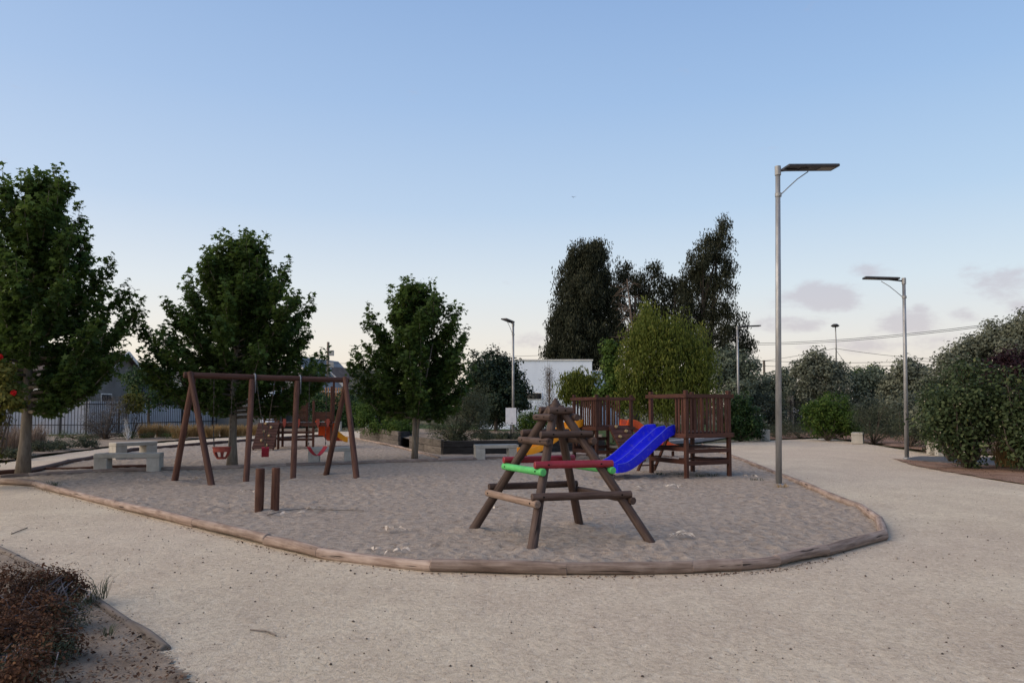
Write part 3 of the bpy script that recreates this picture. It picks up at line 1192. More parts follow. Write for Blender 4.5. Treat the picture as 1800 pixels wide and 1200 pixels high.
def belt_swing(t, zlow, width, twist, label, sway=0.0):
    b = BEAM_A.lerp(BEAM_B, t)
    root = empty('belt_swing', Vector((b.x, b.y, 0)), 0, label, 'swing', 'belt swings on the log frame')
    ax = (SW_D * math.cos(twist) + SW_S * math.sin(twist))
    dp = Vector((-ax.y, ax.x, 0))
    sw = SW_S * sway
    hw = width / 2
    zt = zlow + .20
    mb = MB()
    n, wv = 16, .075
    for i in range(n + 1):
        x = -1 + 2 * i / n
        p = ax * (hw * x) + Vector((0, 0, zlow + .20 * abs(x) ** 1.7)) + sw
        tx = .007
        for s1, s2 in ((-1, 0), (1, 0), (1, 1), (-1, 1)):
            mb.v.append(tuple(p + dp * (wv * s1) + Vector((0, 0, tx * s2))))
    for i in range(n):
        for k_ in range(4):
            k2 = (k_ + 1) % 4
            mb.f.append((i * 4 + k_, i * 4 + k2, i * 4 + 4 + k2, i * 4 + 4 + k_))
    mb.f += [(3, 2, 1, 0), tuple(n * 4 + k_ for k_ in range(4))]
    mb.obj('seat', M['red_rubber'], root, smooth=False)
    for s in (-1, 1):
        mb = MB()
        chain(mb, ax * (hw * s) + sw + Vector((0, 0, zt)), SW_D * (.20 * s) + Vector((0, 0, b.z - .06)))
        mb.obj('chain', M['chain_metal'], root)


belt_swing(.45, .48, .42, R(-74), 'red rubber belt swing turned edge on, behind the short stumps', .05)
belt_swing(.80, .46, .44, R(-14), 'red rubber belt swing sagging in the far bay beside the last legs')


def bucket_swing(t, zlow):
    b = BEAM_A.lerp(BEAM_B, t)
    root = empty('bucket_swing', Vector((b.x, b.y, 0)), math.atan2(SW_D.y, SW_D.x) + R(-18), 'brick red toddler bucket swing with leg holes', 'swing')
    # tub: lathed half shell with two leg openings
    mb = MB()
    n, rows = 28, 8
    hw, hd, H = .175, .12, .24
    inner = []
    for shell_ in (0, 1):
        for j in range(rows + 1):
            t_ = j / rows
            z = zlow + H * t_
            k_ = (.50 + .50 * math.sin(min(1, t_ * 1.25) * math.pi / 2)) * (1 - .06 * shell_)
            for i in range(n):
                a = 2 * math.pi * i / n
                mb.v.append((hw * k_ * math.cos(a), hd * k_ * math.sin(a), z + (.012 if shell_ else 0)))
    def opening(i, j):
        a = 2 * math.pi * (i + .5) / n
        # leg holes at front quarter left and right
        return j in (1, 2, 3, 4) and (abs(a - R(244)) < R(20) or abs(a - R(296)) < R(20) or abs(a - R(64)) < R(16) or abs(a - R(116)) < R(16))
    S_ = (rows + 1) * n
    for j in range(rows):
        for i in range(n):
            i2 = (i + 1) % n
            if opening(i, j):
                continue
            mb.f.append((j * n + i, j * n + i2, (j + 1) * n + i2, (j + 1) * n + i))
            mb.f.append((S_ + j * n + i2, S_ + j * n + i, S_ + (j + 1) * n + i, S_ + (j + 1) * n + i2))
    for i in range(n):
        i2 = (i + 1) % n
        mb.f.append((rows * n + i, rows * n + i2, S_ + rows * n + i2, S_ + rows * n + i))
    mb.f.append(tuple(range(n - 1, -1, -1)))
    mb.obj('seat', M['brick_rubber'], root)
    mb = MB()
    mb.tube([(hw * 1.02 * math.cos(2 * math.pi * i / 24), hd * 1.02 * math.sin(2 * math.pi * i / 24), zlow + H) for i in range(25)], .014, 6)
    mb.obj('rim', M['brick_rubber'], root, smooth=True)
    for s in (-1, 1):
        mb = MB()
        for w in (-1, 1):
            chain(mb, (hw * s * .85, hd * w * .6, zlow + H), (hw * s * .95, 0, zlow + H + .30))
        chain(mb, (hw * s * .95, 0, zlow + H + .30), (.18 * s, 0, b.z - .06))
        mb.obj('chain', M['chain_metal'], root)


bucket_swing(.185, .47)

# ---- two stumps in front of the swings
for (u, v_, h, lab) in ((455, 899, .64, 'round brown timber stump in front of swings, the one nearer the bucket swing'),
                        (483, 897, .64, 'round brown timber stump in front of swings, the one nearer the pyramid')):
    p = G(u, v_)
    o = log('timber_stump', Vector((p.x, p.y, -.05)), Vector((p.x + .01, p.y, h)), .062, M['post_timber'], None, .064, 20, 6, .006, .07)
    tag(o, lab, 'stump', 'timber stumps in front of swings')


# ---- slides
def slide_part(parent, x_dir, origin, run, top, low, chans, half, m, name='slide', hump=.05, foot=True):
    """moulded slide: leaves `origin` (parent frame) towards x_dir, falls from top to low over run"""
    xd = Vector((x_dir[0], x_dir[1], 0)).normalized()
    yd = Vector((-xd.y, xd.x, 0))
    # profile across: rims and ridges
    prof = [(-half - .012, -.035), (-half - .012, .125), (-half, .150), (-half + .025, .148), (-half + .055, .10), (-half + .075, .022), (-half + .115, 0)]
    if chans == 2:
        prof += [(-.10, 0), (-.055, .022), (-.028, .105), (0, .122), (.028, .105), (.055, .022), (.10, 0)]
    prof += [(-a, b) for a, b in reversed(prof[:7])]
    prof += [(half - .02, -.04), (-half + .02, -.04)]
    # path
    P = []
    n = 26
    for i in range(n + 1):
        t = i / n
        x = run * t
        # ease: level start, straight fall, level run-out
        s = min(1, max(0, (t - .04) / .84))
        e = s * s * (3 - 2 * s)
        e = .5 * e + .5 * s
        e = min(1.0, e)
        z = top + (low - top) * e
        P.append([x, z])
    # smooth
    for _ in range(6):
        P = [P[0]] + [[P[i][0], (P[i - 1][1] + 2 * P[i][1] + P[i + 1][1]) / 4] for i in range(1, n)] + [P[-1]]
    mb = MB()
    kx = len(prof)
    for i, (x, z) in enumerate(P):
        a = P[max(0, i - 1)]; b = P[min(n, i + 1)]
        dx, dz = b[0] - a[0], b[1] - a[1]
        L = math.hypot(dx, dz)
        nx, nz = -dz / L, dx / L
        fl = 1.0 if i > 1 else .8
        rim = 1.0 + .25 * max(0, 1 - abs(i / n - .12) / .12)
        for (py, ph) in prof:
            h = ph * (rim if ph > .05 else 1)
            q = Vector(origin) + xd * (x + nx * h) + yd * (py * fl) + Vector((0, 0, z + nz * h))
            mb.v.append(tuple(q))
    for i in range(n):
        for k_ in range(kx):
            k2 = (k_ + 1) % kx
            mb.f.append((i * kx + k_, i * kx + k2, (i + 1) * kx + k2, (i + 1) * kx + k_))
    mb.f.append(tuple(range(kx - 1, -1, -1)))
    mb.f.append(tuple(n * kx + k_ for k_ in range(kx)))
    me = mb.mesh(name, m)
    autosmooth(me, 50)
    o = bpy.data.objects.new(name, me)
    link(o, parent)
    # paler strip along each rim and ridge: an edge highlight put into the colour
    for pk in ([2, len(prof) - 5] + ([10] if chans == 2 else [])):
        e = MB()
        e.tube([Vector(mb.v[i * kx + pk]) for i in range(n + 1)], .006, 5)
        e.obj('rim_highlight', M[m.name.replace('plastic', 'worn')], o, smooth=True)
    if foot:
        q = Vector(origin) + xd * (run * .93)
        log('slide_foot', q + Vector((0, 0, -.05)), q + Vector((0, 0, low - .045)), .045, M['play_timber'], parent, None, 12, 3)
    return o


def play_tower(loc, rz, label, kind):
    root = empty('play_tower', loc, rz, label, 'play tower')
    s = 1.22
    m = M['play_timber']
    dk, rt, pt = .95, 1.76, 1.88
    pw = .085
    for (x, y) in ((0, 0), (s, 0), (0, s), (s, s)):
        board('post', (x, y, -.05), (x, y, pt + _rng.uniform(-.01, .015)), pw, pw, m, root, (1, 0, 0), .008)
    # deck joists (outside the posts) and planks
    o_ = pw / 2 + .022
    for z, w in ((dk - .055, .10),):
        board('joist', (-.08, -o_, z), (s + .08, -o_, z), w, .04, m, root)
        board('joist', (-.08, s + o_, z), (s + .08, s + o_, z), w, .04, m, root)
        board('joist', (-o_, -.09, z), (-o_, s + .09, z), w, .04, m, root, ch=.005)
        board('joist', (s + o_, -.09, z), (s + o_, s + .09, z), w, .04, m, root, ch=.005)
    for i in range(8):
        y = .085 + i * (s - .17) / 7
        board('deck_plank', (.05, y, dk + .008), (s - .05, y, dk + .008), .13, .028, m, root, (0, 1, 0))
    # top rails
    board('rail', (-.09, -o_, rt), (s + .09, -o_, rt), .085, .038, m, root)
    board('rail', (-.09, s + o_, rt), (s + .09, s + o_, rt), .085, .038, m, root)
    board('rail', (-o_, -.10, rt + .004), (-o_, s + .10, rt + .004), .085, .038, m, root)
    board('rail', (s + o_, -.10, rt + .004), (s + o_, s + .10, rt + .004), .085, .038, m, root)

    def slats(face, a, b, step=.112, w=.054):
        n = int(round((b - a) / step))
        for i in range(n + 1):
            t = a + (b - a) * i / max(1, n)
            z0, z1 = dk - .10 + _rng.uniform(-.015, .01), rt + .015 + _rng.uniform(-.02, .012)
            ww = w * _rng.uniform(.9, 1.1)
            ww = round(ww * 100) / 100
            if face == 'front':
                p, sd = (t, -.022, 0), (1, 0, 0)
            elif face == 'back':
                p, sd = (t, s + .022, 0), (1, 0, 0)
            elif face == 'left':
                p, sd = (-.022, t, 0), (0, 1, 0)
            else:
                p, sd = (s + .022, t, 0), (0, 1, 0)
            p = Vector(p)
            board('slat', p + Vector((0, 0, round(z0, 2))), p + Vector((0, 0, round(z1, 2))), ww, .022, m, root, sd, .003, .004)

    def low(face, z, w=.10):
        if face == 'front':
            board('brace', (.0, -.02, z), (s, -.02, z), w, .045, m, root)
        if face == 'left':
            board('brace', (-.02, .0, z), (-.02, s, z), w, .045, m, root)
        if face == 'right':
            board('brace', (s + .02, .0, z), (s + .02, s, z), w, .045, m, root)
        if face == 'back':
            board('brace', (0, s + .02, z), (s, s + .02, z), w, .045, m, root)

    def ladder(face, a, b, out, n=4):
        Y0 = s + .05 if face == 'back' else -.05
        d = 1 if face == 'back' else -1
        f0 = [(a, Y0 + d * out, -.03), (b, Y0 + d * out, -.03)]
        t0 = [(a, Y0, dk - .02), (b, Y0, dk - .02)]
        for p, q in zip(f0, t0):
            board('ladder_rail', p, q, .075, .04, m, root, (0, 1, 0))
        for i in range(n):
            t = (i + .7) / (n + .3)
            p = Vector(f0[0]).lerp(Vector(t0[0]), t)
            q = Vector(f0[1]).lerp(Vector(t0[1]), t)
            board('ladder_tread', p, q, .085, .028, m, root, (0, 1, 0))

    def climb_wall(a, b, out):
        Y0 = -.07
        top_, bot = Vector(((a + b) / 2, Y0, dk + .02)), Vector(((a + b) / 2, Y0 - out, .04))
        ax = (bot - top_)
        L = ax.length
        az_ = ax.normalized()
        mb = MB()
        q = Matrix((Vector((1, 0, 0)), az_.cross(Vector((1, 0, 0))), az_)).transposed().to_quaternion()
        for x in (a + .03, b - .03):
            c_ = (top_ + bot) / 2
            mb.box((x, c_.y + .0, c_.z - .035), (.05, .05, L), q)
        wall = mb.obj('climbing_wall', m, root)
        nb = 8
        for i in range(nb):
            p = top_ + az_ * (L * (i + .5) / nb)
            board('plank', (a, p.y, p.z + .015), (b, p.y, p.z + .015), L / nb - .012, .026, m, wall, az_)
        nz = Vector((1, 0, 0)).cross(az_)
        if nz.z < 0:
            nz = -nz
        for i, t in enumerate((.06, .2, .36, .52, .68, .86)):
            x = a + (b - a) * (.28 if i % 2 == 0 else .68) + _rng.uniform(-.03, .03)
            p = top_ + az_ * (L * t)
            hb = MB()
            nn_ = 12
            for rr_, hh in ((.052, .0), (.050, .03), (.030, .045), (.020, .03)):
                for k_ in range(nn_):
                    a_ = 2 * math.pi * k_ / nn_
                    e = 1 + .15 * math.sin(2 * a_ + i)
                    hb.v.append((rr_ * e * math.cos(a_), rr_ * math.sin(a_), hh))
            for j in range(3):
                for k_ in range(nn_):
                    k2 = (k_ + 1) % nn_
                    hb.f.append((j * nn_ + k_, j * nn_ + k2, (j + 1) * nn_ + k2, (j + 1) * nn_ + k_))
            hb.f.append(tuple(3 * nn_ + k_ for k_ in range(nn_)))
            h = hb.obj('hold', M['hold_plastic'], wall, (x, p.y + nz.y * .03, p.z + .015 + nz.z * .03), smooth=True)
            h.rotation_mode = 'QUATERNION'
            h.rotation_quaternion = nz.to_track_quat('Z', 'Y')

    if kind == 1:
        slats('front', .12, s - .10, .112)
        slats('left', .10, .30, .12)
        slats('right', .10, s - .10, .20)
        slats('back', .78, s - .10, .17)
        low('front', .30); low('left', .33); low('front', .56, .09); low('right', .30); low('back', .56)
        low('left', .60, .085)
        for i in range(4):
            board('shelf_plank', (.04, .12 + i * .24, .625 + .006 * (i % 2)), (s - .04, .12 + i * .24, .625), .22, .03, m, root, (0, 1, 0))
        board('shelf_plank', (.02, .16, .385), (s - .02, .16, .372), .24, .03, m, root, (0, 1, 0))
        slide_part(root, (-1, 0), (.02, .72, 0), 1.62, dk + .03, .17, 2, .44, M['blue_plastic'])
        ladder('back', .10, .58, .62)
    else:
        slats('left', .10, .66, .105)
        slats('back', .14, s - .10, .15)
        slats('front', .07, .24, .09)
        slats('right', .62, s - .08, .12)
        low('front', .22); low('left', .22); low('back', .30); low('right', .22); low('back', .55); low('left', .5)
        climb_wall(.36, 1.04, .86)
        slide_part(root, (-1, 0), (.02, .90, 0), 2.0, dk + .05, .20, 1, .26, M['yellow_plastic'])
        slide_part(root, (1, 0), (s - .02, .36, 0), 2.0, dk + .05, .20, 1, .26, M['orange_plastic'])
        ladder('back', .3, .8, .5)
    return root


T1 = G(1207, 841)
play_tower((T1.x, T1.y, 0.03), R(27), 'brown slatted play tower with blue double slide beside the lamp post', 1)
T2 = G(1049, 810)
play_tower((T2.x, T2.y, 0.03), R(27), 'brown play tower with climbing wall and yellow and orange slides, behind the pyramid', 2)


# ---- far play unit behind the swings
def far_unit():
    c = G(489, 789)
    root = empty('play_unit', (c.x, c.y, .03), R(10), 'low play unit with climbing ramp and orange slide, seen through the swings', 'play unit')
    m = M['play_timber']
    dk = .92
    L, D = 1.9, 1.2
    posts = [(0, 0, 2.0), (.62, 0, 1.75), (1.25, 0, 1.75), (L, 0, 2.3), (0, D, 2.3), (.9, D, 2.3), (L, D, 2.5)]
    for x, y, h in posts:
        board('post', (x, y, -.05), (x, y, h), .085, .085, m, root, (1, 0, 0), .008)
    for y in (-.06, D + .06):
        board('joist', (-.5, y, dk - .06), (L + .06, y, dk - .06), .11, .04, m, root)
    for i in range(12):
        x = -.4 + i * (L + .35) / 11
        board('deck_plank', (x, -.02, dk + .01), (x, D + .02, dk + .01), .17, .03, m, root, (1, 0, 0))
    for z in (.32, .58):
        board('brace', (.0, -.02, z), (L * .66, -.02, z), .09, .04, m, root)
    for i in range(9):
        z = dk + .10 + i * .075
        board('side_slat', (-.62, D * .85, z), (-.28, D * .85, z), .055, .022, m, root)
        board('side_slat', (.62, .0, z), (.98, .0, z), .06, .022, m, root) if i < 8 else None
    board('post', (-.66, D * .85, -.05), (-.66, D * .85, 1.75), .07, .07, m, root, (1, 0, 0))
    board('post', (-.24, D * .85, -.05), (-.24, D * .85, 1.95), .07, .07, m, root, (1, 0, 0))
    board('hand_rail', (-.9, D * .85, 1.58), (.7, D * .85, 1.72), .06, .035, m, root)
    board('panel', (1.25, -.01, dk + .26), (L, -.01, dk + .26), .32, .03, M['swing_timber'], root)
    for x in (.22, .72, 1.42, 1.78):       # hanging red shields under the deck edge
        mb = MB()
        w, h = .055, .34
        q = [(-w, 0), (w, 0), (w * 1.1, -h * .55), (0, -h), (-w * 1.1, -h * .55)]
        mb.v = [(a, -.012, b) for a, b in q] + [(a, .012, b) for a, b in q]
        mb.f = [(0, 4, 3, 2, 1), (5, 6, 7, 8, 9)] + [(i, (i + 1) % 5, 5 + (i + 1) % 5, 5 + i) for i in range(5)]
        mb.obj('shield', M['brick_rubber'], root, (x, -.10, dk + .16))
    # ramp with planks and holds
    top, bot = Vector((-.12, -.10, dk + .02)), Vector((-.22, -.92, .03))
    ax = bot - top
    az_ = ax.normalized()
    wd = .74
    mb = MB()
    q = Matrix((Vector((1, 0, 0)), az_.cross(Vector((1, 0, 0))).normalized(), az_)).transposed().to_quaternion()
    for x in (-wd / 2 + .03, wd / 2 - .03):
        c_ = (top + bot) / 2
        mb.box((c_.x + x - .2, c_.y, c_.z - .05), (.05, .06, ax.length), q)
    ramp = mb.obj('climbing_ramp', m, root)
    for i in range(9):
        p = top + az_ * (ax.length * (i + .5) / 9)
        board('plank', (p.x - wd / 2 - .2, p.y, p.z), (p.x + wd / 2 - .2, p.y, p.z), ax.length / 9 - .01, .028, m, ramp, az_)
    nz = Vector((0, -ax.z, ax.y)).normalized()
    if nz.z < 0:
        nz = -nz
    for i, t in enumerate((.05, .2, .36, .52, .7, .88)):
        p = top + az_ * (ax.length * t)
        mb = MB()
        for rr_, hh in ((.05, 0), (.045, .035), (.02, .045)):
            for k_ in range(10):
                a_ = 2 * math.pi * k_ / 10
                mb.v.append((rr_ * math.cos(a_), rr_ * math.sin(a_), hh))
        for j in range(2):
            for k_ in range(10):
                mb.f.append((j * 10 + k_, j * 10 + (k_ + 1) % 10, (j + 1) * 10 + (k_ + 1) % 10, (j + 1) * 10 + k_))
        mb.f.append(tuple(20 + k_ for k_ in range(10)))
        h = mb.obj('hold', M['hold_plastic'], ramp, (p.x - .2 + (-.10 if i % 2 == 0 else .12), p.y + nz.y * .02, p.z + nz.z * .02), smooth=True)
        h.rotation_mode = 'QUATERNION'
        h.rotation_quaternion = nz.to_track_quat('Z', 'Y')
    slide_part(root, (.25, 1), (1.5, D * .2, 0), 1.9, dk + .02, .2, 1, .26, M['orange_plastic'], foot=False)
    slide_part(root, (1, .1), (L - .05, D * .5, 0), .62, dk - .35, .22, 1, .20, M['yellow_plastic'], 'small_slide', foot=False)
    # orange back panel below the deck
    board('orange_panel', (1.55, .35, .45), (1.55, .35, .90), .30, .03, M['orange_plastic'], root, (1, 0, 0))
    board('orange_panel', (1.95, .38, .45), (1.95, .38, .90), .26, .03, M['orange_plastic'], root, (1, 0, 0))


far_unit()


# ==================================================================== BENCHES, LAMPS, SIGN
def bench(p, rz, L, D, H, label, leg=.30, th=.11, name='concrete_bench'):
    root = empty(name, (p.x, p.y, .03), rz, label, 'bench', 'concrete benches')
    m = M['concrete']
    board('seat', (-L / 2, 0, H - th / 2), (L / 2, 0, H - th / 2), D, th, m, root, (0, 1, 0), .012)
    for s in (-1, 1):
        x = s * (L / 2 - leg / 2)
        board('leg', (x, 0, -.05), (x, 0, H - th - .001), leg - .006, D - .012, m, root, (1, 0, 0), .010)
    return root


def mid(a, b):
    return (a + b) / 2


bench(mid(G(160, 831), G(268, 828)) + Vector((.05, .22, 0)), R(12), 1.46, .42, .41, 'long low concrete bench between the near tree and swing legs')
bench(G(231, 806) + Vector((0, .1, 0)), R(54), 1.25, .44, .47, 'concrete bench standing skewed behind the long low bench', .34)
bench(mid(G(543, 816), G(617, 814)) + Vector((0, .2, 0)), R(9), 1.26, .42, .41, 'concrete bench behind the last swing legs')
bench(mid(G(836, 808), G(907, 807)) + Vector((0, .2, 0)), R(11), 1.30, .40, .41, 'concrete bench in front of the sleeper planter')
bench(mid(G(560, 757), G(600, 757)), R(0), 1.45, .5, .58, 'far concrete bench on the path beyond the sand')
bench(G(1508, 778), R(62), 1.0, .46, .42, 'small concrete bench before the hedge, midway between two lamp posts', .28)
bench(G(1651, 799), R(80), 1.0, .44, .46, 'concrete bench behind the round bushes', .3)
bench(G(1340, 773), R(86), 1.1, .44, .46, 'concrete bench end at the foot of the dark green shrub', .3)
for (u, v_, h, lab) in ((645, 757, .5, 'small white concrete post at the end of the sleeper planter'),
                        ):
    p = G(u, v_)
    o = board('concrete_post', (p.x, p.y, -.03), (p.x, p.y, h + .45), .22, .22, M['concrete'], None, (1, 0, 0), .015)
    tag(o, lab, 'post')


def solar_lamp(p, H, yaw, label, plen=1.15, lean=(0, 0), pw=.30):
    root = empty('solar_lamp', (p.x, p.y, 0), 0, label, 'street lamp', 'solar lamps of the park')
    st = M['galvanised_steel']
    mb = MB()
    top = Vector((lean[0], lean[1], H))
    mb.tube([(0, 0, -.05), top * .5, top], [.062, .056, .048], 16)
    pole = mb.obj('pole', st, root, smooth=True)
    mb = MB()
    mb.tube([(0, 0, -.04), (0, 0, .012), (0, 0, .014), (0, 0, .03)], [.10, .10, .068, .064], 16)
    mb.obj('base_collar', st, root, smooth=True)
    d = Vector((math.cos(yaw), math.sin(yaw), 0))
    sd = Vector((-d.y, d.x, 0))
    mb = MB()
    mb.tube([top + Vector((0, 0, -.16)), top + Vector((0, 0, .025))], [.062, .062], 14)
    mb.tube([top + Vector((0, 0, -.60)), top + Vector((0, 0, -.53))], [.066, .066], 14)
    mb.obj('clamp', st, root, smooth=False)
    # arm plate and curved brace
    mb = MB()
    mb.tube([top + Vector((0, 0, -.07)), top + d * .22 + Vector((0, 0, -.04)), top + d * .42 + Vector((0, 0, -.015))], [.026, .024, .02], 8)
    mb.obj('arm', M['lamp_casing'], root, smooth=True)
    mb = MB()
    mb.tube([top + Vector((0, 0, -.56)) + d * .05, top + d * .22 + Vector((0, 0, -.40)), top + d * .42 + Vector((0, 0, -.22)), top + d * .66 + Vector((0, 0, -.055))], .011, 8)
    mb.obj('brace', st, root, smooth=True)
    tilt = R(3.0)
    ax = (d * math.cos(tilt) + Vector((0, 0, math.sin(tilt)))).normalized()
    a = top + d * .15 + Vector((0, 0, .005))
    b = a + ax * plen
    panel = board('panel', a, b, pw, .055, M['lamp_casing'], root, sd, .012)
    nrm = sd.cross(ax)
    if nrm.z < 0:
        nrm = -nrm
    board('solar_cells', a + ax * .05 + nrm * .031, b - ax * .05 + nrm * .031, pw - .06, .006, M['solar_cells'], root, sd, 0)
    board('lens', a + ax * (plen * .66) - nrm * .031, b - ax * .06 - nrm * .031, pw * .55, .008, M['lamp_lens'], root, sd, 0)
    board('sensor_box', a + ax * (plen * .28) - nrm * .034, a + ax * (plen * .44) - nrm * .034, pw * .4, .014, M['dark_metal'], root, sd, .003)
    return root


p = G(1369, 852)
solar_lamp(p, 6.42, R(8), 'tall grey solar lamp post standing at the sand pit edge', 1.12, (.10, 0), .34)
p = G(1594, 805)
solar_lamp(p, 5.48, R(172), 'grey solar lamp post by the mulch bed, panel towards the towers', 1.02, (.06, 0))
p = Vector((W(1298, 700, 38.6).x, 38.6, 0))
solar_lamp(p, 5.75, R(6), 'distant solar lamp post before the tall eucalyptus', 1.1, (.0, 0))
p = Vector((W(902, 700, 34.5).x, 34.5, 0))
solar_lamp(p, 5.5, R(247), 'slim solar lamp post behind the white notice board', .95, (.0, 0))

# notice board
p = Vector((W(898, 731, 29.5).x, 29.5, 0))
root = empty('notice_board', p, 0, 'blank white notice board on dark posts in the planter', 'sign')
mb = MB(); mb.box((0, 0, 1.19), (.42, .025, .66)); brd = mb.obj('board', M['sign_face'], root)
mb = MB(); mb.tube([(.0, .04, -.05), (.0, .04, 1.45)], .028, 10); mb.obj('post', M['dark_metal'], root, smooth=True)
mb = MB(); mb.tube([(.235, .03, -.05), (.235, .03, 1.5)], .016, 10); mb.obj('post', M['dark_metal'], root, smooth=True)
for x, w in ((-.15, .03), (.045, .055)):
    mb = MB(); mb.box((x, -.0155, .915), (w, .004, .028)); mb.obj('print_mark', M['sign_print'], brd)


# ==================================================================== SLEEPER PLANTER
def sleepers(pts, courses, label, h=.20, m=M['sleeper_timber'], z0=0.0):
    pts = [Vector((q.x, q.y, 0)) for q in pts]
    root = empty('sleeper_planter', pts[0], 0, label, 'planter')
    o = pts[0]
    for a, b in zip(pts[:-1], pts[1:]):
        L = (b - a).length
        n = max(1, round(L / 2.4))
        for cidx in range(courses):
            sh = .5 if cidx % 2 and n > 1 else 0
            cuts = [0] + [min(1, (i + 1 - sh) / n) for i in range(n)]
            if sh:
                cuts.append(1.0)
            for t0, t1 in zip(cuts[:-1], cuts[1:]):
                if t1 - t0 < 1e-3:
                    continue
                p_, q_ = a.lerp(b, t0), a.lerp(b, t1)
                d = (q_ - p_).normalized()
                z = z0 + h * (cidx + .5)
                board('sleeper', p_ - o + d * .006 + Vector((0, 0, z)), q_ - o - d * .006 + Vector((0, 0, z)), h - .008, .12, m, root, (0, 0, 1), .010, .006)
    return root


wood('sleeper_grey', (.060, .052, .046), (.115, .100, .088), (.19, .17, .15), .9)
sleepers([G(634, 772), G(668, 776), G(702, 783)], 3, 'weathered sleeper planter wall behind the small tree', .19, M['sleeper_grey'])
sleepers([G(702, 783), G(722, 780)], 3, 'charred black end board of the weathered sleeper planter', .19)
sleepers([G(722, 788), G(778, 798)], 2, 'weathered low sleeper planter beside the trunk of small tree', .24, M['sleeper_grey'])
sleepers([G(778, 798), G(920, 796), G(1062, 791)], 2, 'long black sleeper planter behind the concrete bench', .22)
sleepers([G(850, 786), G(1000, 783)], 1, 'upper black sleeper step inside the planter', .22, z0=.30)
# soil mound inside
soil = [G(*q) for q in [(640, 772), (702, 782), (724, 787), (779, 796.5), (920, 794.5), (1060, 789.5), (1060, 776), (900, 768), (740, 764)]]
sheet('planter_soil', soil, .33, M['bed_soil'], .15, .03, .5, label='soil filling the sleeper planter')

# ==================================================================== FENCE, BUILDINGS
def bar_fence(pts, H, label, step, bar, z0=0.05, group=None, mat=M['dark_metal'], wob=0.0, rails=(.25, .8)):
    pts = [Vector((q.x, q.y, 0)) for q in pts]
    root = empty('metal_fence', pts[0], 0, label, 'fence', group)
    o = pts[0]
    acc = 0
    me_cache = {}
    for a, b in zip(pts[:-1], pts[1:]):
        L = (b - a).length
        d = (b - a).normalized()
        for f in rails:
            board('rail', a - o + Vector((0, 0, H * f)), b - o + Vector((0, 0, H * f)), .045, .03, mat, root)
        n = int(L / step)
        for i in range(n):
            q = a + d * (i + .5) * L / n - o
            hh = H + (round(_rng.uniform(-wob, wob) * 20) / 20 if wob else 0)
            board('bar', q + Vector((0, 0, z0)), q + Vector((0, 0, hh)), bar, bar * .6, mat, root, d, 0)
        for i in range(int(L / 3) + 1):
            q = a + d * min(L, i * 3.0) - o
            board('post', q + Vector((0, .05, -.05)), q + Vector((0, .05, H + .05)), .08, .08, mat, root, d, .004)
    return root


fl = [Vector((-41, 33, 0)), G(0, 764), G(150, 763), G(260, 757), G(465, 749)]
bar_fence(fl, 2.15, 'dark metal bar fence along the neighbouring gardens', .165, .032, wob=.10)
# pale wall panels close behind it
root = empty('boundary_wall', fl[0], 0, 'pale blue grey wall panels right behind the metal fence', 'wall')
for a, b in zip(fl[:-1], fl[1:]):
    L = (b - a).length
    n = max(1, round(L / 3.2))
    off = Vector((-.02, .35, 0))
    for i in range(n):
        p_, q_ = a.lerp(b, i / n) + off - fl[0], a.lerp(b, (i + 1) / n) + off - fl[0]
        d = (q_ - p_).normalized()
        h = 1.85 + _rng.uniform(-.05, .08)
        board('wall_panel', p_ + d * .01 + Vector((0, 0, h / 2)), q_ - d * .01 + Vector((0, 0, h / 2)), h, .08, M['blue_wall'], root)
p = G(470, 757)
o = board('gate_pillar', (p.x, p.y, 0), (p.x, p.y, 3.1), .75, .5, M['white_render'], None, (1, 0, 0), .02)
tag(o, 'white rendered gate pillar at the end of the bar fence', 'pillar')


